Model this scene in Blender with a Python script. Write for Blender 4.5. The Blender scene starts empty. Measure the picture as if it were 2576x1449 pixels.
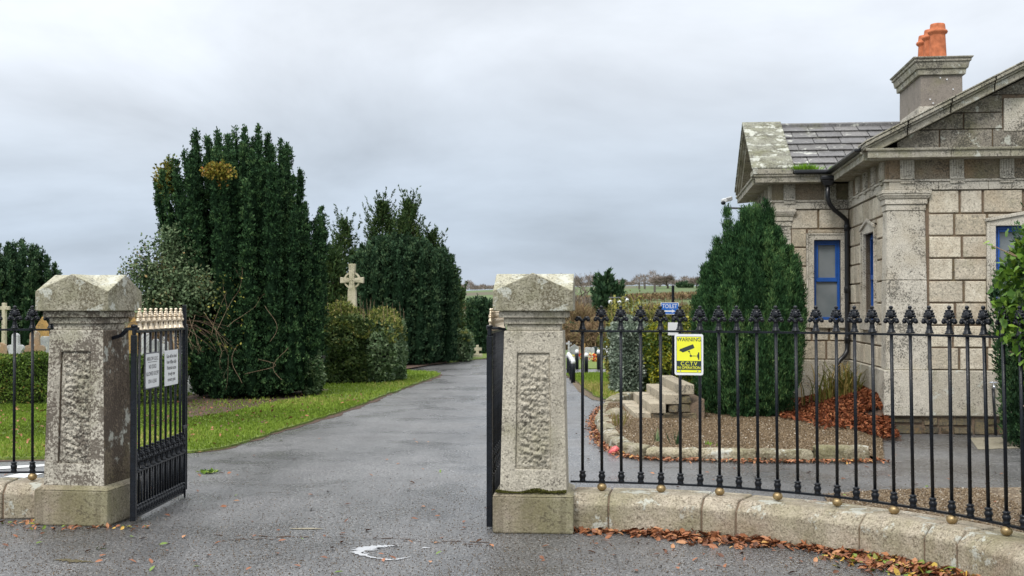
import bpy, bmesh, math, random
import numpy as np
from mathutils import Vector, Matrix, Euler
PI = math.pi
R = math.radians
random.seed(7)
RNG = np.random.default_rng(11)
SC = bpy.context.scene
COL = SC.collection

# ------------------------------------------------------------------ camera
EYE = 1.65
FPX = 3060.0                 # focal length in the pixels of a 2576-wide picture
PITCH = math.atan(45.5 / FPX)
cam = bpy.data.cameras.new("camera")
cam.sensor_width = 36.0
cam.lens = FPX / 2576.0 * 36.0
cam.clip_start = 0.1
cam.clip_end = 5000.0
cam.dof.use_dof = True
cam.dof.focus_distance = 9.4
cam.dof.aperture_fstop = 6.3
camo = bpy.data.objects.new("camera", cam)
COL.objects.link(camo)
camo.location = (0, 0, EYE)
camo.rotation_euler = (PI / 2 + PITCH, 0, 0)
SC.camera = camo

# ------------------------------------------------------------------ sky and sun
SUN_EL, SUN_AZ = R(48), R(205)          # azimuth measured from +Y towards +X
world = bpy.data.worlds.new("World")
SC.world = world
world.use_nodes = True
wt = world.node_tree
wt.nodes.clear()


def wn(t, **kw):
    n = wt.nodes.new(t)
    for k, v in kw.items():
        setattr(n, k, v)
    return n


def wl(a, b):
    wt.links.new(a, b)


w_out = wn('ShaderNodeOutputWorld')
w_bg = wn('ShaderNodeBackground')
w_sky = wn('ShaderNodeTexSky')
w_sky.sky_type = 'NISHITA'
w_sky.sun_disc = False
w_sky.sun_elevation = SUN_EL
w_sky.sun_rotation = SUN_AZ
w_tc = wn('ShaderNodeTexCoord')
w_sep = wn('ShaderNodeSeparateXYZ')
wl(w_tc.outputs['Generated'], w_sep.inputs[0])
# cloud deck seen in perspective: direction divided by its height
w_add = wn('ShaderNodeMath', operation='ADD')
w_max = wn('ShaderNodeMath', operation='MAXIMUM')
w_max.inputs[1].default_value = 0.0
wl(w_sep.outputs['Z'], w_max.inputs[0])
wl(w_max.outputs[0], w_add.inputs[0])
w_add.inputs[1].default_value = 0.28
w_dx = wn('ShaderNodeMath', operation='DIVIDE')
w_dy = wn('ShaderNodeMath', operation='DIVIDE')
wl(w_sep.outputs['X'], w_dx.inputs[0]); wl(w_add.outputs[0], w_dx.inputs[1])
wl(w_sep.outputs['Y'], w_dy.inputs[0]); wl(w_add.outputs[0], w_dy.inputs[1])
w_comb = wn('ShaderNodeCombineXYZ')
wl(w_dx.outputs[0], w_comb.inputs[0]); wl(w_dy.outputs[0], w_comb.inputs[1])
w_n1 = wn('ShaderNodeTexNoise')
w_n1.inputs['Scale'].default_value = 1.15
w_n1.inputs['Detail'].default_value = 6
w_n1.inputs['Roughness'].default_value = 0.56
w_n1.inputs['Distortion'].default_value = 0.3
w_map = wn('ShaderNodeMapping')
w_map.inputs['Location'].default_value = (4.3, 2.2, 0)
wl(w_comb.outputs[0], w_map.inputs[0])
wl(w_map.outputs[0], w_n1.inputs[0])
# elevation, disturbed a little by the noise
w_n2 = wn('ShaderNodeTexNoise')
w_n2.inputs['Scale'].default_value = 3.0
w_n2.inputs['Detail'].default_value = 3
wl(w_tc.outputs['Generated'], w_n2.inputs[0])
w_m1 = wn('ShaderNodeMath', operation='MULTIPLY_ADD')
wl(w_n2.outputs['Fac'], w_m1.inputs[0])
w_m1.inputs[1].default_value = 0.06
w_m1.inputs[2].default_value = -0.03
w_el = wn('ShaderNodeMath', operation='ADD')
wl(w_sep.outputs['Z'], w_el.inputs[0]); wl(w_m1.outputs[0], w_el.inputs[1])
w_ramp = wn('ShaderNodeValToRGB')
wl(w_el.outputs[0], w_ramp.inputs[0])
cr = w_ramp.color_ramp
cr.interpolation = 'B_SPLINE'
stops = [(0.0, (.47, .53, .62)), (0.03, (.41, .48, .575)), (0.085, (.39, .45, .53)), (0.15, (.54, .59, .655)),
         (0.21, (.72, .76, .82)), (0.40, (.92, .96, 1.0)), (1.0, (1.0, 1.0, 1.0))]
while len(cr.elements) < len(stops):
    cr.elements.new(0.5)
for e, (p, c) in zip(cr.elements, stops):
    e.position = p
    e.color = (*c, 1)
w_cr2 = wn('ShaderNodeMapRange')
w_cr2.inputs['From Min'].default_value = 0.34
w_cr2.inputs['From Max'].default_value = 0.66
w_cr2.inputs['To Min'].default_value = 0.82
w_cr2.inputs['To Max'].default_value = 1.18
wl(w_n1.outputs['Fac'], w_cr2.inputs['Value'])
# brighter on the left, as the cloud is thinner there
w_lr = wn('ShaderNodeMapRange')
w_lr.inputs['From Min'].default_value = -0.4
w_lr.inputs['From Max'].default_value = 0.25
w_lr.inputs['To Min'].default_value = 1.16
w_lr.inputs['To Max'].default_value = 0.97
wl(w_sep.outputs['X'], w_lr.inputs['Value'])
# brighter overhead, as under any thick overcast
w_zen = wn('ShaderNodeMapRange')
w_zen.inputs['From Min'].default_value = 0.25
w_zen.inputs['From Max'].default_value = 0.9
w_zen.inputs['To Min'].default_value = 1.0
w_zen.inputs['To Max'].default_value = 1.75
wl(w_sep.outputs['Z'], w_zen.inputs['Value'])
w_p1 = wn('ShaderNodeMath', operation='MULTIPLY'); wl(w_cr2.outputs[0], w_p1.inputs[0]); wl(w_lr.outputs[0], w_p1.inputs[1])
w_p2 = wn('ShaderNodeMath', operation='MULTIPLY'); wl(w_p1.outputs[0], w_p2.inputs[0]); wl(w_zen.outputs[0], w_p2.inputs[1])
w_p3 = wn('ShaderNodeMath', operation='MULTIPLY'); wl(w_p2.outputs[0], w_p3.inputs[0]); w_p3.inputs[1].default_value = 9.0
w_vm = wn('ShaderNodeVectorMath', operation='SCALE')
wl(w_ramp.outputs[0], w_vm.inputs[0]); wl(w_p3.outputs[0], w_vm.inputs['Scale'])
w_mix = wn('ShaderNodeMix', data_type='RGBA')
w_mix.inputs[0].default_value = 0.94
wl(w_sky.outputs[0], w_mix.inputs[6]); wl(w_vm.outputs[0], w_mix.inputs[7])
wl(w_mix.outputs[2], w_bg.inputs['Color'])
w_bg.inputs['Strength'].default_value = 0.11
wl(w_bg.outputs[0], w_out.inputs['Surface'])

sun = bpy.data.lights.new("sun", 'SUN')
sun.energy = 1.5
sun.angle = R(16)
sun.color = (1.0, .96, .9)
suno = bpy.data.objects.new("sun", sun)
COL.objects.link(suno)
sd = Vector((math.sin(SUN_AZ) * math.cos(SUN_EL), math.cos(SUN_AZ) * math.cos(SUN_EL), math.sin(SUN_EL)))
suno.rotation_euler = (-sd).to_track_quat('-Z', 'Y').to_euler()

SC.view_settings.view_transform = 'Standard'
SC.view_settings.look = 'None'
SC.view_settings.gamma = 1.0
SC.view_settings.exposure = 0.28
SC.render.engine = 'CYCLES'
SC.cycles.max_bounces = 5
SC.cycles.diffuse_bounces = 3
SC.cycles.glossy_bounces = 3

# ------------------------------------------------------------------ placing
def at(u, v, Y):
    """the point at depth Y metres seen at (u, v) of the 2576 x 1449 picture"""
    c, s = math.cos(PITCH), math.sin(PITCH)
    yy = FPX * c - (724.5 - v) * s
    zz = FPX * s + (724.5 - v) * c
    t = Y / yy
    return Vector(((u - 1288) * t, Y, EYE + zz * t))


def gnd(u, v, z=0.0):
    c, s = math.cos(PITCH), math.sin(PITCH)
    yy = FPX * c - (724.5 - v) * s
    zz = FPX * s + (724.5 - v) * c
    t = (z - EYE) / zz
    return Vector(((u - 1288) * t, yy * t, z))


# ------------------------------------------------------------------ object helpers
def empty(name, loc=(0, 0, 0), rz=0.0):
    o = bpy.data.objects.new(name, None)
    o.empty_display_size = 0.1
    COL.objects.link(o)
    o.location = loc
    o.rotation_euler = (0, 0, rz)
    return o


def tag(o, label=None, cat=None, group=None, kind=None):
    if label: o['label'] = label
    if cat: o['category'] = cat
    if group: o['group'] = group
    if kind: o['kind'] = kind
    return o


def copy_tree(o, parent=None):
    c = o.copy()
    COL.objects.link(c)
    c.parent = parent
    for ch in list(o.children):
        copy_tree(ch, c)
    return c


class MB:
    def __init__(self, tf=None):
        self.v, self.f, self.t, self.tf = [], [], [], tf

    def add(self, vs, fs, tone=None):
        b = len(self.v)
        if self.tf:
            vs = [self.tf(*p) for p in vs]
        self.v += [tuple(p) for p in vs]
        self.t += [0.5 if tone is None else tone] * len(vs)
        self.f += [tuple(i + b for i in f) for f in fs]

    def box(self, x0, x1, y0, y1, z0, z1, tone=None):
        self.add([(x0, y0, z0), (x1, y0, z0), (x1, y1, z0), (x0, y1, z0), (x0, y0, z1), (x1, y0, z1), (x1, y1, z1), (x0, y1, z1)],
                 [(0, 3, 2, 1), (4, 5, 6, 7), (0, 1, 5, 4), (1, 2, 6, 5), (2, 3, 7, 6), (3, 0, 4, 7)], tone)

    def hexa(self, p, tone=None):
        """8 points: bottom ring then top ring"""
        self.add(p, [(0, 3, 2, 1), (4, 5, 6, 7), (0, 1, 5, 4), (1, 2, 6, 5), (2, 3, 7, 6), (3, 0, 4, 7)], tone)

    def prism(self, poly, z0, z1, tone=None):
        n = len(poly)
        vs = [(x, y, z0) for x, y in poly] + [(x, y, z1) for x, y in poly]
        fs = [tuple(range(n))[::-1], tuple(range(n, 2 * n))]
        fs += [(i, (i + 1) % n, n + (i + 1) % n, n + i) for i in range(n)]
        self.add(vs, fs, tone)

    def prismy(self, poly, y0, y1, tone=None):
        """polygon in the x-z plane, extruded along y"""
        n = len(poly)
        vs = [(x, y0, z) for x, z in poly] + [(x, y1, z) for x, z in poly]
        fs = [tuple(range(n)), tuple(range(n, 2 * n))[::-1]]
        fs += [(i, n + i, n + (i + 1) % n, (i + 1) % n) for i in range(n)]
        self.add(vs, fs, tone)

    def lathe(self, prof, c=(0, 0, 0), seg=10, tone=None):
        n = len(prof)
        vs, fs = [], []
        for r, z in prof:
            for k in range(seg):
                a = 2 * PI * k / seg
                vs.append((c[0] + r * math.cos(a), c[1] + r * math.sin(a), c[2] + z))
        for i in range(n - 1):
            for k in range(seg):
                k2 = (k + 1) % seg
                fs.append((i * seg + k, i * seg + k2, (i + 1) * seg + k2, (i + 1) * seg + k))
        fs.append(tuple(range(seg))[::-1])
        fs.append(tuple(range((n - 1) * seg, n * seg)))
        self.add(vs, fs, tone)

    def ball(self, c, r, seg=8, rings=6, tone=None):
        if not isinstance(r, (tuple, list)): r = (r, r, r)
        vs, fs = [(c[0], c[1], c[2] - r[2])], []
        for i in range(1, rings):
            t = PI * i / rings
            for k in range(seg):
                a = 2 * PI * k / seg
                vs.append((c[0] + r[0] * math.sin(t) * math.cos(a), c[1] + r[1] * math.sin(t) * math.sin(a), c[2] - r[2] * math.cos(t)))
        vs.append((c[0], c[1], c[2] + r[2]))
        L = len(vs) - 1
        for k in range(seg):
            k2 = (k + 1) % seg
            fs.append((0, 1 + k2, 1 + k))
            for i in range(rings - 2):
                b = 1 + i * seg
                fs.append((b + k, b + k2, b + seg + k2, b + seg + k))
            fs.append((1 + (rings - 2) * seg + k, 1 + (rings - 2) * seg + k2, L))
        self.add(vs, fs, tone)

    def tube(self, pts, r, seg=8, tone=None, flat=None):
        pts = [Vector(p) for p in pts]
        n = len(pts)
        rs = r if isinstance(r, (list, tuple)) else [r] * n
        vs, fs = [], []
        up = None
        for i, p in enumerate(pts):
            d = (pts[min(i + 1, n - 1)] - pts[max(i - 1, 0)])
            d = d.normalized() if d.length > 1e-9 else Vector((0, 0, 1))
            if up is None:
                up = Vector((0, 0, 1)) if abs(d.z) < 0.9 else Vector((0, 1, 0))
            s = d.cross(up)
            if s.length < 1e-6:
                s = d.cross(Vector((1, 0.3, 0)))
            s.normalize()
            up2 = s.cross(d).normalized()
            up = up2
            fx, fz = flat if flat else (1, 1)
            for k in range(seg):
                a = 2 * PI * (k + .5) / seg
                vs.append(p + s * (math.cos(a) * rs[i] * fx) + up2 * (math.sin(a) * rs[i] * fz))
        for i in range(n - 1):
            for k in range(seg):
                k2 = (k + 1) % seg
                fs.append((i * seg + k, i * seg + k2, (i + 1) * seg + k2, (i + 1) * seg + k))
        fs.append(tuple(range(seg))[::-1])
        fs.append(tuple(range((n - 1) * seg, n * seg)))
        self.add(vs, fs, tone)

    def build(self, name, mat, parent=None, bevel=0, smooth=False, recalc=True, loc=None, seg=1):
        me = bpy.data.meshes.new(name)
        me.from_pydata(self.v, [], self.f)
        me.update()
        at_ = me.attributes.new('tone', 'FLOAT', 'POINT')
        at_.data.foreach_set('value', np.array(self.t, dtype=np.float32))
        if recalc:
            bm = bmesh.new(); bm.from_mesh(me)
            bmesh.ops.recalc_face_normals(bm, faces=bm.faces)
            bm.to_mesh(me); bm.free()
        o = bpy.data.objects.new(name, me)
        COL.objects.link(o)
        if mat: me.materials.append(mat)
        if smooth:
            for p in me.polygons: p.use_smooth = True
        if bevel:
            m = o.modifiers.new('bevel', 'BEVEL')
            m.width = bevel; m.segments = seg; m.limit_method = 'ANGLE'; m.angle_limit = R(35)
        if parent: o.parent = parent
        if loc is not None: o.location = loc
        return o


def npmesh(name, V, F, mat, parent=None, tone=None, smooth=False):
    """fast mesh from arrays; F is (n, k) with k corners per face"""
    V = np.asarray(V, dtype=np.float32); F = np.asarray(F, dtype=np.int32)
    n, k = F.shape
    me = bpy.data.meshes.new(name)
    me.vertices.add(len(V)); me.vertices.foreach_set('co', V.ravel())
    me.loops.add(n * k); me.loops.foreach_set('vertex_index', F.ravel())
    me.polygons.add(n)
    me.polygons.foreach_set('loop_start', np.arange(0, n * k, k, dtype=np.int32))
    me.polygons.foreach_set('loop_total', np.full(n, k, dtype=np.int32))
    if smooth:
        me.polygons.foreach_set('use_smooth', np.ones(n, dtype=bool))
    if tone is not None:
        a = me.attributes.new('tone', 'FLOAT', 'POINT')
        a.data.foreach_set('value', np.asarray(tone, dtype=np.float32))
    me.update()
    if mat: me.materials.append(mat)
    o = bpy.data.objects.new(name, me)
    COL.objects.link(o)
    if parent: o.parent = parent
    return o


def nrm(a):
    return a / np.maximum(np.linalg.norm(a, axis=1, keepdims=True), 1e-9)


def leaves(name, P, D, L, W, mat, parent=None, tone=None, N=None, fold=0.15):
    """one small folded leaf per point: P base, D direction, N facing (optional)"""
    n = len(P)
    D = nrm(D)
    if N is None:
        N = RNG.normal(size=(n, 3))
    S = nrm(np.cross(D, N))
    T = np.cross(S, D)
    L = np.broadcast_to(np.asarray(L, float).reshape(-1, 1), (n, 1))
    W = np.broadcast_to(np.asarray(W, float).reshape(-1, 1), (n, 1))
    V = np.empty((n, 4, 3))
    V[:, 0] = P
    V[:, 1] = P + D * L * .45 + S * W * .5 + T * W * fold
    V[:, 2] = P + D * L
    V[:, 3] = P + D * L * .45 - S * W * .5 + T * W * fold
    F = np.arange(n * 4).reshape(n, 4)
    if tone is None: tone = RNG.random(n)
    return npmesh(name, V.reshape(-1, 3), F, mat, parent, np.repeat(tone, 4))


def stamp(name, tv, tf, P, S, mat, parent=None, tone=None, tilt=1.0):
    """copies of a small template (tv, tf) at P, scaled S, turned at random"""
    tv = np.asarray(tv, float); tf = np.asarray(tf)
    n = len(P)
    a = RNG.random(n) * 2 * PI
    tx, ty = RNG.normal(size=n) * tilt, RNG.normal(size=n) * tilt
    ca, sa = np.cos(a), np.sin(a)
    cx, sx, cy, sy = np.cos(tx), np.sin(tx), np.cos(ty), np.sin(ty)
    M = np.zeros((n, 3, 3))
    Rz = np.zeros((n, 3, 3)); Rz[:, 0, 0] = ca; Rz[:, 0, 1] = -sa; Rz[:, 1, 0] = sa; Rz[:, 1, 1] = ca; Rz[:, 2, 2] = 1
    Rx = np.zeros((n, 3, 3)); Rx[:, 0, 0] = 1; Rx[:, 1, 1] = cx; Rx[:, 1, 2] = -sx; Rx[:, 2, 1] = sx; Rx[:, 2, 2] = cx
    Ry = np.zeros((n, 3, 3)); Ry[:, 1, 1] = 1; Ry[:, 0, 0] = cy; Ry[:, 0, 2] = sy; Ry[:, 2, 0] = -sy; Ry[:, 2, 2] = cy
    M = Rx @ Ry @ Rz
    S = np.broadcast_to(np.asarray(S, float).reshape(-1, 1, 1), (n, 1, 1))
    V = np.einsum('nij,kj->nki', M, tv) * S + np.asarray(P)[:, None, :]
    k = len(tv)
    F = (tf[None] + (np.arange(n) * k)[:, None, None]).reshape(-1, tf.shape[1])
    if tone is None: tone = RNG.random(n)
    return npmesh(name, V.reshape(-1, 3), F, mat, parent, np.repeat(tone, k))


class Noise3:
    def __init__(self, seed, scale, n=10):
        r = np.random.default_rng(seed)
        self.k = r.normal(size=(n, 3)); self.k /= np.linalg.norm(self.k, axis=1, keepdims=True)
        self.k *= scale * r.uniform(.6, 2.2, size=(n, 1))
        self.p = r.uniform(0, 2 * PI, n)
        self.n = n

    def __call__(self, P):
        return np.sin(np.asarray(P) @ self.k.T + self.p).sum(axis=1) / math.sqrt(self.n / 2) * .5


# ------------------------------------------------------------------ materials
def newmat(name):
    m = bpy.data.materials.new(name)
    m.use_nodes = True
    nt = m.node_tree
    nt.nodes.clear()
    out = nt.nodes.new('ShaderNodeOutputMaterial')
    b = nt.nodes.new('ShaderNodeBsdfPrincipled')
    nt.links.new(b.outputs[0], out.inputs['Surface'])
    return m, nt, b


def coords(nt, scale=1.0, world_=False):
    if world_:
        g = nt.nodes.new('ShaderNodeNewGeometry')
        src = g.outputs['Position']
    else:
        src = nt.nodes.new('ShaderNodeTexCoord').outputs['Object']
    mp = nt.nodes.new('ShaderNodeMapping')
    mp.inputs['Scale'].default_value = (scale,) * 3 if not isinstance(scale, tuple) else scale
    nt.links.new(src, mp.inputs[0])
    return mp.outputs[0]


def noise(nt, co, scale, detail=3, rough=.5, dist=0.0):
    n = nt.nodes.new('ShaderNodeTexNoise')
    n.inputs['Scale'].default_value = scale
    n.inputs['Detail'].default_value = detail
    n.inputs['Roughness'].default_value = rough
    n.inputs['Distortion'].default_value = dist
    nt.links.new(co, n.inputs['Vector'])
    return n.outputs['Fac']


def ramp(nt, fac, stops, interp='LINEAR'):
    r = nt.nodes.new('ShaderNodeValToRGB')
    r.color_ramp.interpolation = interp
    while len(r.color_ramp.elements) < len(stops):
        r.color_ramp.elements.new(.5)
    for e, (p, c) in zip(r.color_ramp.elements, stops):
        e.position = p
        e.color = (*c, 1) if isinstance(c, tuple) else (c, c, c, 1)
    nt.links.new(fac, r.inputs[0])
    return r.outputs[0]


def mix(nt, fac, a, b, blend='MIX'):
    m = nt.nodes.new('ShaderNodeMix')
    m.data_type = 'RGBA'; m.blend_type = blend
    for i, x in ((0, fac), (6, a), (7, b)):
        if isinstance(x, (int, float)):
            m.inputs[i].default_value = x if i == 0 else (x, x, x, 1)
        elif isinstance(x, tuple):
            m.inputs[i].default_value = (*x, 1)
        else:
            nt.links.new(x, m.inputs[i])
    return m.outputs[2]


def math_(nt, op, a, b=None):
    m = nt.nodes.new('ShaderNodeMath'); m.operation = op
    for i, x in ((0, a), (1, b)):
        if x is None: continue
        if isinstance(x, (int, float)): m.inputs[i].default_value = x
        else: nt.links.new(x, m.inputs[i])
    return m.outputs[0]


def bump(nt, b, h, strength=.3, dist=.01):
    bp = nt.nodes.new('ShaderNodeBump')
    bp.inputs['Strength'].default_value = strength
    bp.inputs['Distance'].default_value = dist
    nt.links.new(h, bp.inputs['Height'])
    nt.links.new(bp.outputs[0], b.inputs['Normal'])


def tone_attr(nt):
    a = nt.nodes.new('ShaderNodeAttribute'); a.attribute_name = 'tone'
    return a.outputs['Fac']


def stone(name, base, dark=(.07, .065, .055), dark_amt=.4, green=(.13, .13, .035), green_amt=.35,
          white_amt=0.0, rough=.9, bump_s=.5, grain=140., seed=0.0, tone_w=.0, brown=None, bscale=45., streak=0.0, stain_scale=3.2):
    m, nt, b = newmat(name)
    co0 = coords(nt, 1.0)
    mp = nt.nodes.new('ShaderNodeMapping'); mp.inputs['Location'].default_value = (seed * 3.1, seed * 1.7, seed)
    nt.links.new(co0, mp.inputs[0]); co = mp.outputs[0]
    g = noise(nt, co, grain, 2, .6)
    base = tuple(c * .86 for c in base); lo = tuple(c * .55 for c in base); hi = tuple(min(1, c * 1.36) for c in base)
    c = ramp(nt, g, [(.34, lo), (.46, base), (.56, base), (.66, hi)])
    # mid sized mottling
    g2 = noise(nt, co, 9., 4, .6)
    c = mix(nt, .5, c, ramp(nt, g2, [(.32, .45), (.62, .62)]), 'OVERLAY')
    if tone_w:
        t = tone_attr(nt)
        c = mix(nt, tone_w, c, ramp(nt, t, [(0., (.38, .365, .33)), (.5, (.5, .495, .485)), (1., (.64, .62, .58))]), 'OVERLAY')
    if brown:
        n5 = noise(nt, co, 1.7, 4, .6)
        f = ramp(nt, n5, [(.50, 0.), (.68, .7)])
        c = mix(nt, f, c, mix(nt, .55, c, brown), 'MIX')
    if green_amt:
        n3 = noise(nt, co, 2.3, 5, .65)
        f = ramp(nt, n3, [(.62 - .25 * green_amt, 0.), (.86 - .25 * green_amt, .75)])
        c = mix(nt, f, c, mix(nt, .32, green, c))
    if dark_amt:
        n4 = noise(nt, co, stain_scale, 8, .75)
        n4b = noise(nt, co, 48., 2, .8)
        s = math_(nt, 'ADD', math_(nt, 'MULTIPLY', n4, .52), math_(nt, 'MULTIPLY', n4b, .48))
        f = ramp(nt, s, [(.585 - .15 * dark_amt, 0.), (.625 - .15 * dark_amt, .8)])
        c = mix(nt, f, c, dark)
    if streak:
        mps = nt.nodes.new('ShaderNodeMapping'); mps.inputs['Scale'].default_value = (9, 9, .7)
        nt.links.new(co, mps.inputs[0])
        n7 = noise(nt, mps.outputs[0], 1.0, 5, .6)
        f = ramp(nt, n7, [(.5, 0.), (.7, streak)])
        c = mix(nt, f, c, dark)
    if white_amt:
        n6 = noise(nt, co, 5., 7, .72)
        f = ramp(nt, n6, [(.60 - .15 * white_amt, 0.), (.645 - .15 * white_amt, .85)])
        c = mix(nt, f, c, (.50, .51, .45))
    nt.links.new(c, b.inputs['Base Color'])
    b.inputs['Roughness'].default_value = rough
    b.inputs['Specular IOR Level'].default_value = .3
    h = math_(nt, 'ADD', noise(nt, co, grain * .7, 3, .6), math_(nt, 'MULTIPLY', noise(nt, co, bscale, 3, .6), 1.5))
    bump(nt, b, h, bump_s, .006)
    return m


def plain(name, col, rough=.5, metal=0.0, spec=.5, var=.12, scale=8., bump_s=0.0, bscale=60.):
    m, nt, b = newmat(name)
    co = coords(nt)
    n = noise(nt, co, scale, 4, .6)
    c = ramp(nt, n, [(.3, tuple(x * (1 - var) for x in col)), (.7, tuple(min(1, x * (1 + var)) for x in col))])
    nt.links.new(c, b.inputs['Base Color'])
    r = ramp(nt, noise(nt, co, scale * 2.3, 3), [(.3, max(0, rough - .08)), (.7, min(1, rough + .1))])
    nt.links.new(r, b.inputs['Roughness'])
    b.inputs['Metallic'].default_value = metal
    b.inputs['Specular IOR Level'].default_value = spec
    if bump_s: bump(nt, b, noise(nt, co, bscale, 3), bump_s, .004)
    return m


def leafmat(name, stops, rough=.7, spec=.10, trans=0.0):
    m, nt, b = newmat(name)
    c = ramp(nt, tone_attr(nt), stops)
    nt.links.new(c, b.inputs['Base Color'])
    b.inputs['Roughness'].default_value = rough
    b.inputs['Specular IOR Level'].default_value = spec
    if trans:
        out = [n for n in nt.nodes if n.type == 'OUTPUT_MATERIAL'][0]
        t = nt.nodes.new('ShaderNodeBsdfTranslucent')
        nt.links.new(c, t.inputs['Color'])
        ms = nt.nodes.new('ShaderNodeMixShader'); ms.inputs[0].default_value = trans
        nt.links.new(b.outputs[0], ms.inputs[1]); nt.links.new(t.outputs[0], ms.inputs[2])
        nt.links.new(ms.outputs[0], out.inputs['Surface'])
    return m


M = {}
M['pier'] = stone('pier_granite', (.50, .46, .375), dark_amt=.22, green_amt=.42, bump_s=.8, seed=3, streak=.3, grain=75, dark=(.11,.098,.08), stain_scale=5)
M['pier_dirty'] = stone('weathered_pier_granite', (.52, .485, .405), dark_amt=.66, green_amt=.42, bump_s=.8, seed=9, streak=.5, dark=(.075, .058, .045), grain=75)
M['pier_side'] = stone('dark_side_pier_granite', (.22, .175, .13), dark_amt=.75, green_amt=.35, bump_s=.8, seed=29, streak=.6, dark=(.075, .058, .045), grain=75, white_amt=.2)  # darker, browner granite for one side of the shaft
M['captop'] = stone('skylit_lichened_cap_top', (.46, .44, .34), dark_amt=.25, green_amt=.8, bump_s=.9, seed=27, white_amt=.40, grain=60)  # lichen, plus sky light painted in as a paler stone colour
M['cap'] = stone('cap_granite', (.38, .355, .285), dark_amt=.48, green_amt=.95, bump_s=.8, seed=5, white_amt=.30, grain=75, dark=(.10,.085,.05), streak=.3)
M['base'] = stone('base_granite', (.40, .36, .28), dark_amt=.36, green_amt=.95, bump_s=.7, seed=8, brown=(.15, .09, .06), grain=75, dark=(.10,.085,.055), streak=.5)
M['plinth'] = stone('plinth_granite', (.44, .385, .30), dark_amt=.36, green_amt=.78, bump_s=.8, seed=2, brown=(.20, .11, .065), white_amt=.22, grain=75, dark=(.13,.105,.07), streak=.3, stain_scale=5)
M['block'] = stone('house_block', (.57, .52, .43), dark_amt=.24, green_amt=.12, bump_s=1.2, seed=1, tone_w=.85, brown=(.40, .30, .19), grain=48, bscale=20, dark=(.22,.18,.13))
M['ashlar'] = stone('dressed_granite', (.56, .52, .44), dark_amt=.38, green_amt=.25, bump_s=.25, seed=4, grain=90, bscale=25, brown=(.36, .3, .2))
M['cornice'] = stone('cornice_granite', (.40, .37, .305), dark_amt=.38, green_amt=.75, bump_s=.35, seed=6, grain=80, white_amt=.15, streak=.3)
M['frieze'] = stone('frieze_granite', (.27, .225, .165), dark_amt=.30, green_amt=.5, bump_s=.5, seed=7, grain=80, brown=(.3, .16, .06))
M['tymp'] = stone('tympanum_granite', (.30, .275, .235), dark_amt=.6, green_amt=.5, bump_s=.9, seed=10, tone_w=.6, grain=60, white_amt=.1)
M['dado'] = stone('dado_granite', (.47, .43, .35), dark_amt=.22, green_amt=.55, bump_s=.4, seed=12, grain=80, white_amt=.2)
M['lichen'] = stone('lichened_coping', (.27, .27, .215), dark_amt=.55, green_amt=.75, bump_s=.8, seed=13, grain=50, white_amt=.5)
M['mortar'] = stone('brown_mortar', (.20, .145, .10), dark_amt=.3, green_amt=.3, bump_s=.6, seed=14)
M['rubble'] = stone('rubble_stone', (.165, .13, .085), dark_amt=.6, green_amt=.7, bump_s=1.0, seed=15, tone_w=.7, brown=(.30, .13, .06))
M['kerb'] = stone('kerb_stone', (.35, .315, .245), dark_amt=.55, green_amt=.85, bump_s=1.2, seed=16, tone_w=.8, white_amt=.2, grain=50, dark=(.12,.10,.06))
M['step'] = stone('step_stone', (.44, .385, .29), dark_amt=.40, green_amt=.2, bump_s=.5, seed=17, tone_w=.3)
M['chim'] = stone('chimney_render', (.27, .235, .20), dark_amt=.15, green_amt=.2, bump_s=.4, seed=18, grain=120)
M['slate'] = stone('roof_slate', (.165, .163, .168), dark_amt=.25, green_amt=.2, bump_s=.4, seed=19, tone_w=.8, white_amt=.12, rough=.5, grain=45)
M['slab'] = stone('paving_slab', (.30, .27, .20), dark_amt=.2, green_amt=.4, seed=20)
M['iron'] = plain('black_gloss_paint', (.006, .008, .012), rough=.30, spec=.32, var=.5, scale=25, bump_s=.3, bscale=90)
M['pipe'] = plain('black_pipe_paint', (.012, .013, .016), rough=.35, var=.3, scale=10)
M['gold'] = plain('gold_paint', (.36, .26, .13), rough=.40, metal=.65, var=.25, scale=30)
M['goldlt'] = plain('pale_gold_paint', (.74, .62, .46), rough=.32, metal=.55, var=.18, scale=30)
M['terracotta'] = plain('terracotta', (.47, .155, .075), rough=.85, spec=.15, var=.35, scale=9, bump_s=.3)
M['blue'] = plain('blue_paint', (.008, .085, .36), rough=.4, var=.15, scale=6)
M['white'] = plain('white_sign', (.74, .75, .76), rough=.35, var=.05)
M['whitestone'] = stone('white_marble', (.52, .53, .54), dark_amt=.25, green_amt=.25, bump_s=.3, seed=21, streak=.3)
M['greystone'] = stone('grey_headstone', (.33, .34, .35), dark_amt=.3, green_amt=.3, bump_s=.3, seed=22, white_amt=.2)
M['brownstone'] = stone('sandstone', (.34, .25, .17), dark_amt=.35, green_amt=.4, bump_s=.4, seed=23, brown=(.5, .22, .06), white_amt=.2)
M['crossstone'] = stone('celtic_cross_stone', (.55, .50, .37), dark_amt=.25, green_amt=.55, bump_s=.4, seed=24)
M['orange_lichen'] = stone('orange_lichened_stone', (.46, .28, .10), dark_amt=.35, green_amt=.3, seed=25)
M['grey_edge'] = plain('grey_sign_edge', (.10, .105, .12), rough=.5)
M['yellow'] = plain('yellow_sign', (.80, .80, .04), rough=.35, var=.05)
M['signdark'] = plain('sign_dark', (.02, .035, .035), rough=.4, var=.05)
M['signblue'] = plain('sign_blue', (.012, .13, .50), rough=.35, var=.05)
M['ink'] = plain('ink', (.02, .02, .025), rough=.5, var=.05)
M['roadpaint'] = plain('road_paint', (.62, .63, .62), rough=.5, var=.25, scale=20)
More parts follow.
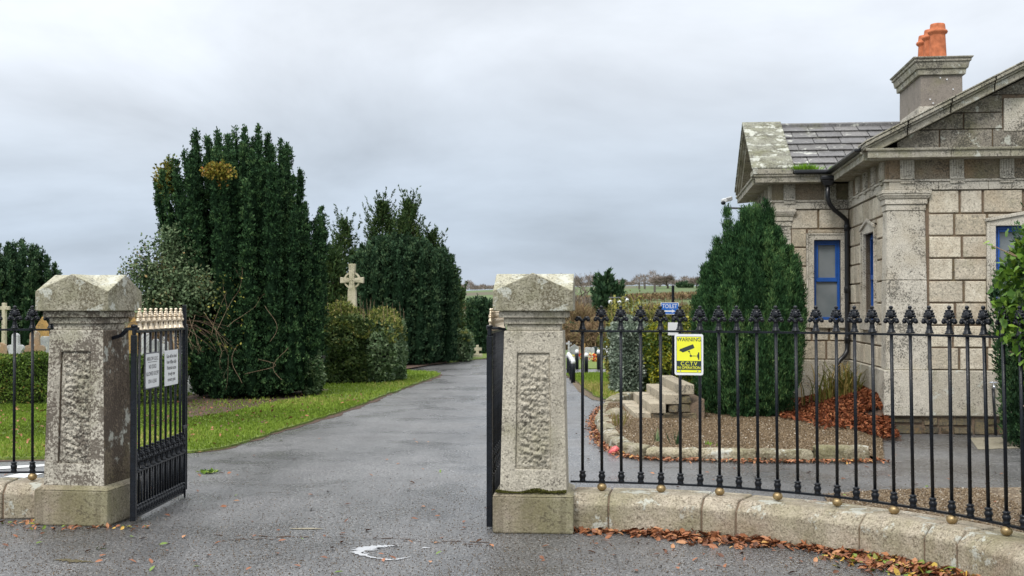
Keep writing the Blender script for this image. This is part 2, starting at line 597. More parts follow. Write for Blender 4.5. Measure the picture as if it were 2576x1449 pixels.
M['yewskin'] = plain('yew_inner_foliage', (.010, .022, .011), rough=1.0, spec=0.0, var=.8, scale=26, bump_s=1.0, bscale=30)
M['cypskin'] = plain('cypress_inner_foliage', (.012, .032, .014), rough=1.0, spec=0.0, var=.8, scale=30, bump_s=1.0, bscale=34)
M['twig'] = plain('twig_bark', (.115, .075, .05), rough=.85, var=.3, scale=20)
M['pale_twig'] = plain('pale_twig', (.27, .19, .12), rough=.8, var=.3, scale=20)
M['bark'] = plain('bark', (.055, .04, .028), rough=.9, var=.4, scale=6, bump_s=.6, bscale=20)
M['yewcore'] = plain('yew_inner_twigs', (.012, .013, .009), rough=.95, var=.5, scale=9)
M['chrome'] = plain('chrome', (.55, .58, .62), rough=.2, metal=.9)
M['camwhite'] = plain('camera_shell', (.70, .72, .74), rough=.35)
M['pole'] = plain('utility_pole', (.10, .085, .075), rough=.9)
M['yellowpole'] = plain('yellowish_pole', (.36, .34, .08), rough=.7)
M['hutgreen'] = plain('green_roof', (.02, .25, .17), rough=.5)
M['red'] = plain('red_flower', (.65, .03, .02), rough=.6)
M['pinkwrap'] = plain('red_and_white_wrapper', (.62, .12, .12), rough=.4, var=.7, scale=14)

# frosted panes
m, nt, b = newmat('frosted_glass')
co = coords(nt, 1.0)
v = nt.nodes.new('ShaderNodeTexVoronoi'); v.inputs['Scale'].default_value = 75
nt.links.new(co, v.inputs['Vector'])
nt.links.new(ramp(nt, noise(nt, co, 3, 3), [(.3, (.14, .165, .175)), (.7, (.22, .24, .25))]), b.inputs['Base Color'])
b.inputs['Roughness'].default_value = .30
bump(nt, b, v.outputs['Distance'], .35, .004)
M['frost'] = m

# asphalt
m, nt, b = newmat('wet_asphalt')
co = coords(nt, 1.0, True)
g = noise(nt, co, 42, 2, .7)
g3 = noise(nt, co, 105, 1, .6)
gg = math_(nt, 'ADD', math_(nt, 'MULTIPLY', g, .55), math_(nt, 'MULTIPLY', g3, .45))
c = ramp(nt, gg, [(.37, (.014, .014, .015)), (.47, (.068, .067, .068)), (.56, (.142, .141, .142)), (.65, (.36, .35, .33))])
big = noise(nt, co, .55, 5, .6)
c = mix(nt, .8, c, ramp(nt, big, [(.34, .34), (.64, .64)]), 'OVERLAY')
mpx = nt.nodes.new('ShaderNodeMapping'); mpx.inputs['Scale'].default_value = (2.6, .45, 1)
nt.links.new(co, mpx.inputs[0])
mid = noise(nt, mpx.outputs[0], 1.2, 6, .65)
c = mix(nt, .55, c, ramp(nt, mid, [(.35, .34), (.65, .64)]), 'OVERLAY')
sp_ = noise(nt, co, 5.5, 4, .7)
c = mix(nt, .4, c, ramp(nt, sp_, [(.35, .36), (.62, .62)]), 'OVERLAY')
nt.links.new(c, b.inputs['Base Color'])
wet = noise(nt, co, .8, 6, .62, .4)
r = ramp(nt, wet, [(.38, .17), (.52, .36), (.68, .55)])
nt.links.new(r, b.inputs['Roughness'])
b.inputs['Specular IOR Level'].default_value = .65
vr = nt.nodes.new('ShaderNodeTexVoronoi'); vr.inputs['Scale'].default_value = 60
nt.links.new(co, vr.inputs['Vector'])
bump(nt, b, math_(nt, 'ADD', vr.outputs['Distance'], g), .7, .008)
M['asphalt'] = m

# grass base
m, nt, b = newmat('lawn_turf')
co = coords(nt, 1.0, True)
c = ramp(nt, noise(nt, co, 26, 4, .7), [(.3, (.06, .07, .02)), (.5, (.12, .18, .025)), (.7, (.21, .25, .055))])
c = mix(nt, .6, c, ramp(nt, noise(nt, co, .9, 4, .6), [(.35, (.42, .40, .38)), (.65, (.60, .62, .55))]), 'OVERLAY')
nt.links.new(c, b.inputs['Base Color']); b.inputs['Roughness'].default_value = .85
bump(nt, b, noise(nt, co, 50, 3), .8, .02)
M['turf'] = m
# far fields and hills
m, nt, b = newmat('terrain_fields')
co = coords(nt, 1.0, True)
c = ramp(nt, noise(nt, co, .02, 4, .6), [(.36, (.10, .085, .05)), (.46, (.07, .11, .03)), (.62, (.10, .15, .045))])
nt.links.new(c, b.inputs['Base Color']); b.inputs['Roughness'].default_value = .9
M['field'] = m
# soil and gravel
m, nt, b = newmat('gravel_ground')
co = coords(nt, 1.0, True)
vv = nt.nodes.new('ShaderNodeTexVoronoi'); vv.inputs['Scale'].default_value = 62
nt.links.new(co, vv.inputs['Vector'])
c = ramp(nt, vv.outputs['Color'], [(.15, (.045, .028, .015)), (.45, (.115, .078, .042)), (.7, (.20, .145, .085)), (.9, (.36, .31, .23))])
c = mix(nt, .5, c, ramp(nt, noise(nt, co, 3, 3), [(.35, .42), (.65, .58)]), 'OVERLAY')
nt.links.new(c, b.inputs['Base Color']); b.inputs['Roughness'].default_value = .8
bump(nt, b, math_(nt, 'SUBTRACT', 1.0, vv.outputs['Distance']), .9, .012)
M['gravel'] = m
m, nt, b = newmat('dark_soil')
co = coords(nt, 1.0, True)
c = ramp(nt, noise(nt, co, 22, 5, .7), [(.3, (.03, .018, .012)), (.5, (.075, .045, .03)), (.7, (.15, .09, .055))])
nt.links.new(c, b.inputs['Base Color']); b.inputs['Roughness'].default_value = .95
bump(nt, b, noise(nt, co, 40, 3), .8, .02)
M['soil'] = m
# puddle
m, nt, b = newmat('puddle_water')
b.inputs['Base Color'].default_value = (.03, .028, .022, 1); b.inputs['Roughness'].default_value = .04
b.inputs['IOR'].default_value = 1.9; b.inputs['Metallic'].default_value = .22; b.inputs['Base Color'].default_value = (.5, .5, .5, 1)
M['puddle'] = m
m, nt, b = newmat('muddy_puddle')
b.inputs['Base Color'].default_value = (.10, .085, .05, 1); b.inputs['Roughness'].default_value = .12
M['mud'] = m

M['yew'] = leafmat('yew_foliage', [(0, (.009, .024, .011)), (.4, (.030, .072, .030)), (.75, (.075, .148, .056)), (1, (.16, .24, .09))])
M['yew_far'] = leafmat('far_yew_foliage', [(0, (.012, .028, .015)), (.45, (.036, .078, .038)), (1, (.11, .165, .075))])
M['cypress'] = leafmat('cypress_foliage', [(0, (.011, .033, .013)), (.4, (.034, .088, .032)), (.75, (.082, .165, .055)), (1, (.17, .26, .09))])
M['conifer'] = leafmat('conifer_foliage', [(0, (.016, .032, .012)), (.5, (.042, .078, .027)), (1, (.12, .155, .05))])
M['laurel'] = leafmat('laurel_leaves', [(0, (.018, .036, .012)), (.45, (.055, .095, .028)), (.8, (.12, .165, .05)), (1, (.28, .28, .09))], rough=.5, spec=.22)
M['laurel_top'] = leafmat('autumn_hedge_leaves', [(0, (.05, .075, .02)), (.4, (.11, .145, .035)), (.75, (.21, .24, .055)), (1, (.34, .28, .11))], rough=.5, trans=.15)
M['glaucous'] = leafmat('glaucous_leaves', [(0, (.03, .06, .025)), (.5, (.085, .145, .06)), (1, (.27, .35, .18))], rough=.45, spec=.3)
M['silver'] = leafmat('silver_leaves', [(0, (.06, .085, .06)), (.5, (.17, .22, .16)), (1, (.42, .46, .38))], rough=.5, spec=.25)
M['golden'] = leafmat('golden_euonymus', [(0, (.02, .05, .012)), (.4, (.07, .12, .02)), (.7, (.25, .26, .02)), (1, (.50, .42, .03))], rough=.45, spec=.4, trans=.1)
M['yellowshrub'] = leafmat('yellowing_leaves', [(0, (.06, .075, .025)), (.4, (.13, .14, .04)), (.8, (.27, .26, .055)), (1, (.45, .40, .10))], rough=.5, trans=.2)
M['boxhedge'] = leafmat('box_hedge', [(0, (.03, .05, .012)), (.4, (.07, .125, .022)), (.8, (.14, .20, .035)), (1, (.32, .20, .06))], rough=.5)
M['bramble'] = leafmat('bramble_leaves', [(0, (.04, .075, .035)), (.5, (.115, .165, .085)), (.85, (.21, .26, .14)), (1, (.32, .22, .10))])
M['orangeivy'] = leafmat('autumn_ivy', [(0, (.10, .11, .02)), (.4, (.22, .19, .03)), (.75, (.38, .22, .06)), (1, (.45, .15, .06))], rough=.5, trans=.15)
M['ivy'] = leafmat('ivy_leaves', [(0, (.025, .065, .015)), (.4, (.07, .15, .022)), (.75, (.17, .30, .035)), (1, (.34, .42, .07))], rough=.45, spec=.25, trans=.2)
M['litter'] = leafmat('leaf_litter', [(0, (.07, .028, .014)), (.3, (.19, .072, .032)), (.6, (.34, .13, .055)), (.8, (.46, .23, .11)), (.92, (.56, .34, .06)), (.96, (.12, .20, .03)), (1, (.20, .28, .05))], rough=.5, spec=.4)
M['litter_red'] = leafmat('red_leaf_litter', [(0, (.045, .013, .006)), (.4, (.13, .038, .016)), (.8, (.25, .08, .034)), (1, (.38, .17, .08))], rough=.6)
M['grass'] = leafmat('grass_blades', [(0, (.07, .10, .015)), (.45, (.15, .235, .028)), (.8, (.25, .33, .055)), (1, (.42, .36, .13))], rough=.6, trans=.2)
M['brightgrass'] = leafmat('moss_tuft', [(0, (.12, .26, .02)), (1, (.25, .45, .04))], trans=.2)
M['crocosmia'] = leafmat('strap_leaves', [(0, (.10, .13, .03)), (.6, (.22, .20, .05)), (1, (.38, .25, .10))], trans=.2)
M['baretwig'] = leafmat('bare_twigs', [(0, (.15, .125, .11)), (1, (.30, .25, .21))], rough=.9)
M['brownbrush'] = leafmat('brown_brush', [(0, (.11, .07, .042)), (.6, (.23, .155, .09)), (1, (.30, .25, .12))], rough=.9)
M['pebble'] = leafmat('pebbles', [(0, (.05, .032, .018)), (.5, (.17, .12, .07)), (.85, (.32, .25, .17)), (1, (.62, .58, .5))], rough=.6)
M['flowers'] = leafmat('grave_flowers', [(0, (.6, .03, .02)), (.3, (.7, .6, .1)), (.6, (.75, .75, .75)), (1, (.1, .3, .05))])
M['moss'] = leafmat('moss', [(0, (.035, .035, .01)), (1, (.12, .12, .03))], rough=.9)
# ================================================================== ground
def resample(pts, step):
    """smooth curve through 2-D points, sampled every `step` metres: list of (x, y, tx, ty)"""
    P = [Vector((x, y, 0)) for x, y in pts]
    dense = []
    for i in range(len(P) - 1):
        p0 = P[i - 1] if i else P[0] * 2 - P[1]
        p1, p2 = P[i], P[i + 1]
        p3 = P[i + 2] if i + 2 < len(P) else P[-1] * 2 - P[-2]
        for k in range(24):
            t = k / 24
            dense.append(.5 * ((2 * p1) + (p2 - p0) * t + (2 * p0 - 5 * p1 + 4 * p2 - p3) * t * t + (3 * p1 - p0 - 3 * p2 + p3) * t ** 3))
    dense.append(P[-1])
    out, acc, nxt = [], 0.0, 0.0
    for a, b in zip(dense, dense[1:]):
        L = (b - a).length
        while acc + L >= nxt - 1e-9:
            t = (nxt - acc) / L if L else 0
            q = a + (b - a) * t
            d = (b - a).normalized()
            out.append((q.x, q.y, d.x, d.y))
            nxt += step
        acc += L
    return out


def terrain_z(x, y):
    z = 0.0
    if y > 45:
        t = min(1, (y - 45) / 45); z = -3.6 * t * t * (3 - 2 * t)
    if y > 150:
        t = min(1, (y - 150) / 420); z += (11.5) * t * t * (3 - 2 * t)
    if y > 700:
        z += (y - 700) * .004
    if y > 200:
        z += 2.0 * math.sin(x * .011 + 1) + 1.2 * math.sin(x * .023)
    return z - .03


def build_terrain():
    ys = [-40, -20, -5, 5, 15, 25, 35, 42, 46, 50, 55, 60, 66, 72, 80, 90, 105, 125, 150, 180, 215, 255, 300, 350, 410, 480, 560, 650, 750, 900, 1200, 2000, 3000]
    xs = [-3000, -1500, -900, -600, -450, -350, -280, -220, -170, -130, -95, -65, -40, -25, -12, 0, 12, 25, 40, 65, 95, 130, 170, 220, 280, 350, 450, 600, 900, 1500, 3000]
    V = [(x, y, terrain_z(x, y)) for y in ys for x in xs]
    n = len(xs)
    F = [(j * n + i, j * n + i + 1, (j + 1) * n + i + 1, (j + 1) * n + i) for j in range(len(ys) - 1) for i in range(n - 1)]
    o = npmesh('ground', V, F, M['field'], smooth=True)
    tag(o, 'ground and hills', kind='structure')


build_terrain()


def sheet(name, poly, z, mat, label, thick=0.0, kind='structure'):
    mb = MB()
    if thick:
        mb.prism(poly, z - thick, z)
    else:
        mb.add([(x, y, z) for x, y in poly], [tuple(range(len(poly)))])
    o = mb.build(name, mat, recalc=bool(thick))
    return tag(o, label, kind=kind)


sheet('road', [(-24, -4), (26, -4), (26, 43), (-24, 43)], 0.0, M['asphalt'], 'wet tarmac drive and forecourt')


def G(*uv):
    return [tuple(gnd(u, v)[:2]) for u, v in uv]


lawn1 = G((-700, 1150), (0, 1159), (118, 1157), (345, 1148), (480, 1140), (560, 1131), (640, 1106), (700, 1087), (800, 1057), (900, 1022), (960, 999), (1010, 981), (1060, 963), (1092, 951), (1108, 943),
          (1085, 938), (1010, 934), (700, 932), (-500, 932))
lawn2 = G((-300, 921), (700, 921), (1010, 922), (1080, 918), (1160, 909), (1236, 901), (1240, 889), (-300, 889))
lawn3 = G((1447, 958), (1472, 978), (1495, 996), (1525, 1006), (1580, 1002), (1680, 990), (1800, 985), (1800, 938), (1500, 941), (1425, 944))
lawn4 = G((1400, 929), (1800, 927), (1800, 889), (1400, 889))


def ragged(poly, amp, step=.22, seed=1, grow=0.0):
    r = random.Random(seed); out = []
    n = len(poly)
    area = sum(poly[i][0] * poly[(i + 1) % n][1] - poly[(i + 1) % n][0] * poly[i][1] for i in range(n))
    sg = 1 if area > 0 else -1
    w = 0
    for i in range(n):
        a, b_ = Vector(poly[i]), Vector(poly[(i + 1) % n])
        L = (b_ - a).length
        k = max(1, min(160, int(L / step)))
        d = (b_ - a).normalized(); nn = Vector((d.y, -d.x)) * sg
        for q in range(k):
            w = w * .6 + r.uniform(-amp, amp) * .7
            p = a.lerp(b_, q / k) + nn * (w + grow)
            out.append((p.x, p.y))
    return out


for k_, lw_ in enumerate((lawn1, lawn2, lawn3)):
    sheet('lawn_edge', ragged(lw_, .07, .17, 20 + k_, .09), .0042 + .0006 * k_, M['soil'], ['muddy edge of the left lawn', 'muddy edge of the far lawn', 'muddy edge of the small lawn'][k_])
lawn1, lawn2, lawn3 = ragged(lawn1, .035, .12, 1), ragged(lawn2, .05, .2, 2), ragged(lawn3, .04, .15, 3)
LAWNS = [lawn1, lawn2, lawn3, lawn4]
for k, lw in enumerate(LAWNS):
    sheet('lawn', lw, .028, M['turf'], ['wide lawn left of the drive', 'far lawn strip beside the drive', 'small lawn behind the steps', 'lawn strip in front of the graves'][k], thick=.05)
# dirt along the lawn edges and under the trees
SOIL = ragged(G((462, 1058), (560, 1046), (700, 1018), (800, 1000), (830, 985), (700, 975), (500, 985), (462, 1004)), .10, .3, 9)
sheet('soil', SOIL, .034, M['soil'], 'bare soil under the big yew')
sheet('soil', G((1005, 934), (1080, 921), (1130, 914), (1100, 908), (1000, 915)), .036, M['soil'], 'bare soil under the second yew')
sheet('gravel_verge', G((1448, 960), (1473, 982), (1498, 1000), (1530, 1012), (1490, 1006), (1455, 985), (1440, 965)), .006, M['gravel'], 'gritty road edge beside the small lawn')


def inpoly(P, poly):
    x, y = P[:, 0], P[:, 1]
    ins = np.zeros(len(P), bool)
    n = len(poly)
    for i in range(n):
        x1, y1 = poly[i]; x2, y2 = poly[(i + 1) % n]
        c = ((y1 > y) != (y2 > y)) & (x < (x2 - x1) * (y - y1) / (y2 - y1 + 1e-12) + x1)
        ins ^= c
    return ins


def scatter_poly(poly, n, xr=None, yr=None):
    px = [p[0] for p in poly]; py = [p[1] for p in poly]
    x0, x1 = xr or (min(px), max(px)); y0, y1 = yr or (min(py), max(py))
    P = np.stack([RNG.uniform(x0, x1, n), RNG.uniform(y0, y1, n)], 1)
    P = P[inpoly(P, poly)]
    return P


def view_filter(P, margin=.03, lo=-.421, hi=.421):
    t = P[:, 0] / P[:, 1]
    return P[(t > lo - margin) & (t < hi + margin)]


def grass_on(poly, n, yr, hgt, label):
    P = view_filter(scatter_poly(poly, n, None, yr))
    P = P[~inpoly(P, SOIL) | (RNG.random(len(P)) < .12)]
    Pz = np.c_[P, np.full(len(P), .024)]
    nn = Noise3(3, 1.3)(Pz)
    D = RNG.normal(size=(len(P), 3)) * .55; D[:, 2] = 1
    L = hgt * RNG.uniform(.5, 1.25, len(P)) * (1 + .35 * nn)
    o = leaves('grass', Pz, D, L, .006 + .0006 * P[:, 1], M['grass'], tone=np.clip(RNG.random(len(P)) * .55 + .25 + .35 * nn, 0, 1))
    tag(o, label, kind='stuff')


grass_on(lawn1, 230000, (12.5, 21), .05, 'short green grass on the left lawn')
grass_on(lawn1, 90000, (21, 31), .055, 'short grass on the far part of the lawn')
grass_on(lawn3, 40000, None, .05, 'grass on the small lawn behind the steps')

# white lines behind the left railing
for q, l in ((((-60, 1185), (112, 1174), (112, 1169), (-60, 1178)), 'white painted line on the tarmac'), (((8, 1201), (58, 1190), (118, 1190), (62, 1203)), 'second white painted line, slanting')):
    sheet('road_marking', G(*q), .005, M['roadpaint'], l)


def blob_poly(cx, cy, rx, ry, n=26, seed=1, amp=.25):
    r = random.Random(seed)
    ph = [(r.uniform(0, 6.28), r.randint(2, 7), r.uniform(.3, 1)) for _ in range(5)]
    out = []
    for k in range(n):
        a = 2 * PI * k / n
        s = 1 + amp * sum(w * math.sin(f * a + p) for p, f, w in ph) / 2
        out.append((cx + rx * s * math.cos(a), cy + ry * s * math.sin(a)))
    return out


def puddle_arc(pts, label):
    """a thin curved puddle from (u, v, halfwidth in m) points"""
    L, Rr = [], []
    fine_ = []
    rj = random.Random(len(pts) * 7)
    for a_, c_ in zip(pts, pts[1:]):
        for k in range(7):
            t = k / 7
            w_ = a_[2] + (c_[2] - a_[2]) * t
            fine_.append((a_[0] + (c_[0] - a_[0]) * t, a_[1] + (c_[1] - a_[1]) * t, max(.002, w_ * rj.uniform(.25, 1.2))))
    pts = fine_ + [pts[-1]]
    P = [gnd(u, v) for u, v, w in pts]
    for i, (p, (u, v, w)) in enumerate(zip(P, pts)):
        d = (P[min(i + 1, len(P) - 1)] - P[max(i - 1, 0)]).normalized()
        nrm_ = Vector((-d.y, d.x, 0))
        j = .25 * w * math.sin(i * 2.7)
        L.append((p + nrm_ * (w + j)).to_tuple()[:2]); Rr.append((p - nrm_ * (w - j)).to_tuple()[:2])
    sheet('puddle', L + Rr[::-1], .0045, M['puddle'], label)


puddle_arc([(955, 1407, .004), (930, 1402, .02), (900, 1392, .045), (912, 1384, .09), (935, 1378, .10), (965, 1375, .05), (990, 1374, .02), (1006, 1374, .004)], 'shiny curved puddle on the forecourt')
puddle_arc([(950, 1405, .004), (975, 1409, .022), (1000, 1408, .02), (1022, 1404, .012), (1035, 1401, .003)], 'lower rim of the curved puddle')
puddle_arc([(1058, 1381, .004), (1070, 1379, .022), (1084, 1380, .006)], 'tiny puddle beside the curved one')
puddle_arc([(135, 1410, .004), (160, 1409, .03), (190, 1413, .045), (225, 1414, .02), (236, 1417, .004)], 'tiny rim')
bpy.data.objects[-1] if False else None
c0 = gnd(185, 1414)
o = [x for x in COL.objects if x.name.startswith('puddle')][-1]
o.data.materials.clear(); o.data.materials.append(M['mud']); o['label'] = 'small brown muddy puddle at the left'
p_ = gnd(770, 1331)
sheet('worn_patch', blob_poly(p_.x, p_.y, .105, .03, 22, 4), .0045, M['slab'], 'pale worn patch in the tarmac')

# cracks and worn edge in the tarmac
mb = MB()
rr = random.Random(4)
for (u0, v0, u1, v1, w) in ((540, 1345, 1230, 1364, .010), (1010, 1362, 1235, 1372, .008), (560, 1360, 760, 1352, .012), (1010, 1003, 1236, 1004, .016), (860, 1003, 1010, 1001, .010)):
    a, c = gnd(u0, v0), gnd(u1, v1)
    n = 60
    base = []
    off = 0
    for i in range(n + 1):
        off = off * .8 + rr.uniform(-.02, .02)
        p = a.lerp(c, i / n); base.append((p.x, p.y + off))
    for i in range(n):
        if rr.random() < .35: continue
        ww = w * rr.uniform(.3, 1.3)
        (x0, y0), (x1, y1) = base[i], base[i + 1]
        mb.add([(x0, y0 - ww, .0035), (x1, y1 - ww, .0035), (x1, y1 + ww, .0035), (x0, y0 + ww, .0035)], [(0, 1, 2, 3)])
tag(mb.build('tarmac_crack', M['soil'], recalc=False), 'broken dark cracks across the gateway', kind='structure')

# ================================================================== gate piers
def rough_grid(mb, x0, x1, z0, z1, yfun, nx, nz, amp, noise_, rot, tone=None):
    V, F = [], []
    for j in range(nz + 1):
        for i in range(nx + 1):
            s, t = i / nx, j / nz
            z = z0[0] * (1 - t) + z1[0] * t
            hw0 = x0 * (1 - t) + x1 * t
            x = -hw0 + 2 * hw0 * s
            edge = min(s, 1 - s, t * 3, (1 - t) * 3) * 6
            y = yfun(z) - amp * min(1, edge) * (.5 + noise_[j][i])
            V.append(rot((x, y, z)))
    for j in range(nz):
        for i in range(nx):
            a = j * (nx + 1) + i
            F.append((a, a + 1, a + nx + 2, a + nx + 1))
    mb.add(V, F)


def make_pier(name, loc, rz, mats, label, side=None):
    root = tag(empty(name, loc, rz), label, 'gate pier')
    shaftm, capm, basem = mats
    mb = MB()
    h = .2935
    mb.prism([(-h, -h), (h, -h), (h, h), (-h, h)], 0.0, .268)
    v = [(-h, -h, .268), (h, -h, .268), (h, h, .268), (-h, h, .268)]
    s = .245
    v += [(-s, -s, .298), (s, -s, .298), (s, s, .298), (-s, s, .298)]
    mb.add(v, [(0, 1, 5, 4), (1, 2, 6, 5), (2, 3, 7, 6), (3, 0, 4, 7)])
    mb.build('pier_base', basem, root, bevel=.014, seg=2)
    # shaft
    zb, zt = .292, 1.469
    w = lambda z: .244 + (.2165 - .244) * (z - zb) / (zt - zb)
    pz0, pz1 = .46, 1.305
    mb = MB(); mp = MB()
    for k in range(4):
        c, sn = [(1, 0), (0, 1), (-1, 0), (0, -1)][k]
        rot = lambda p, c=c, sn=sn: (p[0] * c - p[1] * sn, p[0] * sn + p[1] * c, p[2])
        pw = lambda z: .131 + (.119 - .131) * (z - pz0) / (pz1 - pz0)
        q = lambda x, y, z: rot((x, y, z))
        Wb, Wt, W0, W1 = w(zb), w(zt), w(pz0), w(pz1)
        P0, P1 = pw(pz0), pw(pz1)
        rc = .026
        plain_face = k in (1, 3)
        V = [q(-Wb, -Wb, zb), q(Wb, -Wb, zb), q(Wt, -Wt, zt), q(-Wt, -Wt, zt),
             q(-P0, -W0, pz0), q(P0, -W0, pz0), q(P1, -W1, pz1), q(-P1, -W1, pz1),
             q(-P0, -W0 + rc, pz0), q(P0, -W0 + rc, pz0), q(P1, -W1 + rc, pz1), q(-P1, -W1 + rc, pz1)]
        if plain_face:
            mb.add(V[:4], [(0, 1, 2, 3)])
            continue
        mb.add(V, [(0, 1, 5, 4), (1, 2, 6, 5), (2, 3, 7, 6), (3, 0, 4, 7), (4, 5, 9, 8), (5, 6, 10, 9), (6, 7, 11, 10), (7, 4, 8, 11)])
        nx, nz = 34, 112
        nf = Noise3(30 + k, 62, 14); nf2 = Noise3(60 + k, 190, 14)
        grid = [[(i / nx * .25, k, j / nz * .85) for i in range(nx + 1)] for j in range(nz + 1)]
        arr = np.array(grid).reshape(-1, 3)
        vals = (np.abs(nf(arr)) * 1.2 + .5 * nf2(arr) + .25 * np.random.default_rng(k).normal(size=len(arr))).reshape(nz + 1, nx + 1)
        rough_grid(mp, P0 - .001, P1 - .001, (pz0 + .001,), (pz1 - .001,), lambda z: -w(z) + rc - .002, nx, nz, .017, vals, rot)
    Wt = w(zt)
    mb.add([(-Wt, -Wt, zt), (Wt, -Wt, zt), (Wt, Wt, zt), (-Wt, Wt, zt)], [(0, 1, 2, 3)])
    sh = mb.build('pier_shaft', shaftm, root, recalc=False)
    bm = bmesh.new(); bm.from_mesh(sh.data); bmesh.ops.remove_doubles(bm, verts=bm.verts, dist=1e-4)
    bmesh.ops.recalc_face_normals(bm, faces=bm.faces); bm.to_mesh(sh.data); bm.free()
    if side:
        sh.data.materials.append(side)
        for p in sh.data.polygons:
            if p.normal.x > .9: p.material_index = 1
    md = sh.modifiers.new('bevel', 'BEVEL'); md.width = .009; md.segments = 2; md.limit_method = 'ANGLE'; md.angle_limit = R(40)
    mp.build('rough_panel', shaftm, sh, smooth=True)
    mb = MB()
    for hw, z0, z1 in ((.196, 1.468, 1.516), (.218, 1.516, 1.564), (.252, 1.564, 1.612)):
        mb.prism([(-hw, -hw), (hw, -hw), (hw, hw), (-hw, hw)], z0 + .001, z1)
    mb.build('pier_moulding', shaftm, root, bevel=.007, seg=2)
    # cap with four gablets
    a, zc, zr, z0 = .2925, 1.762, 1.893, 1.612
    K = [(-a, -a), (a, -a), (a, a), (-a, a)]
    Mi = [(0, -a), (a, 0), (0, a), (-a, 0)]
    V = [(x, y, z0 + .001) for x, y in K] + [(x, y, zc) for x, y in K] + [(x, y, zr) for x, y in Mi] + [(0, 0, zr)]
    F = [(3, 2, 1, 0)]
    for k in range(4):
        k2 = (k + 1) % 4
        F.append((k, k2, 4 + k2, 8 + k, 4 + k))
        F.append((4 + k, 8 + k, 12))
        F.append((8 + k, 4 + k2, 12))
    cb = MB(); cb.add(V, F)
    co_ = cb.build('pier_cap', capm, root)
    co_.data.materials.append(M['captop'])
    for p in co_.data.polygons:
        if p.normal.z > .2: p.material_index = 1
    md = co_.modifiers.new('bevel', 'BEVEL'); md.width = .008; md.segments = 2; md.limit_method = 'ANGLE'; md.angle_limit = R(20)
    return root


pierR = make_pier('gate_pier', (.174, 9.128, 0), R(-4.5), (M['pier'], M['cap'], M['base']),
                  'granite gate pier at the centre, joining the long curved railing')
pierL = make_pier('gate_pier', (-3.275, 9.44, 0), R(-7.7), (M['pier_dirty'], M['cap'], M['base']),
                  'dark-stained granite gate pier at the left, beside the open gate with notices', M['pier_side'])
# moss on the base of the right pier
P = np.stack([RNG.uniform(-.27, .24, 2600), np.full(2600, -.262) + RNG.normal(size=2600) * .011, np.zeros(2600)], 1)
hh = .5 + .5 * np.sin(P[:, 0] * 19 + 1) * np.sin(P[:, 0] * 7 + 2)
P[:, 2] = .290 + RNG.random(2600) * .035 * hh ** 1.5
D = RNG.normal(size=(2600, 3)); D[:, 2] = np.abs(D[:, 2]) + .4
mo = leaves('moss', P, D, .012, .008, M['moss'], pierR)

# ================================================================== plinth walls
def plinth(path, joints, mat, label, name='plinth_wall'):
    """path: samples every 0.02 m; joints: arc lengths where stones meet"""
    root = tag(empty(name, (path[0][0], path[0][1], 0)), label, 'low wall')
    ox, oy = path[0][0], path[0][1]
    rr = random.Random(5)
    for s0, s1 in zip(joints, joints[1:]):
        i0, i1 = int(s0 / .02), min(int(s1 / .02), len(path) - 1)
        if i1 - i0 < 3: continue
        n = max(3, (i1 - i0) // 4)
        ids = [int(round(i0 + (i1 - i0) * k / n)) for k in range(n + 1)]
        dz = rr.uniform(-.004, .004); do = rr.uniform(-.004, .004)
        prof = [(.20 + do, 0), (.20 + do, .198 + dz), (.135, .258 + dz), (.115, .268 + dz), (-.17, .270 + dz), (-.20, .25), (-.20, 0)]
        V, F = [], []
        for q, i in enumerate(ids):
            x, y, tx, ty = path[i]
            g = .006 if q == 0 else (-.006 if q == n else 0)
            for o_, z in prof:
                V.append((x + tx * g + ty * o_ - ox, y + ty * g - tx * o_ - oy, z))
        m_ = len(prof)
        for q in range(n):
            for k in range(m_):
                k2 = (k + 1) % m_
                F.append((q * m_ + k, q * m_ + k2, (q + 1) * m_ + k2, (q + 1) * m_ + k))
        F.append(tuple(range(m_))); F.append(tuple(range(n * m_, n * m_ + m_))[::-1])
        b = MB(); b.add(V, F)
        b.build('plinth_stone', mat, root, bevel=.012, seg=2)
    # mortar core
    V, F = [], []
    ids = list(range(0, len(path), 5))
    prof = [(.188, 0), (.188, .19), (.12, .25), (-.18, .25), (-.18, 0)]
    for i in ids:
        x, y, tx, ty = path[i]
        for o_, z in prof: V.append((x + ty * o_ - ox, y - tx * o_ - oy, z))
    m_ = len(prof)
    for q in range(len(ids) - 1):
        for k in range(m_):
            k2 = (k + 1) % m_
            F.append((q * m_ + k, q * m_ + k2, (q + 1) * m_ + k2, (q + 1) * m_ + k))
    b = MB(); b.add(V, F); b.build('mortar', M['mortar'], root)
    return root


PATH_R = [(.44, 9.15), (.678, 9.112), (1.107, 9.03), (1.521, 8.883), (1.896, 8.659), (2.243, 8.404), (2.534, 8.079), (2.784, 7.724), (2.973, 7.327), (3.09, 6.9), (3.15, 6.45)]
PATH_L = [(-5.9, 9.0), (-5.3, 9.36), (-4.7, 9.55), (-4.3, 9.62), (-3.94, 9.65), (-3.52, 9.665)]
fineR = resample(PATH_R, .02)
fineL = resample(PATH_L, .02)


def s_of_u(path, u, off=.2):
    best = min(range(len(path)), key=lambda i: abs(1288 + FPX * (path[i][0] + path[i][3] * off) / (path[i][1] - path[i][2] * off) - u))
    return best * .02


plinth(fineR, [.03] + [s_of_u(fineR, u) for u in (1528, 1764, 1847, 2160, 2321, 2402)] + [(len(fineR) - 1) * .02], M['plinth'],
       'curved low granite wall carrying the long railing')
plinth(fineL, [0, .9, 1.55, s_of_u(fineL, 8), (len(fineL) - 1) * .02], M['plinth'], 'short low granite wall left of the stained pier')

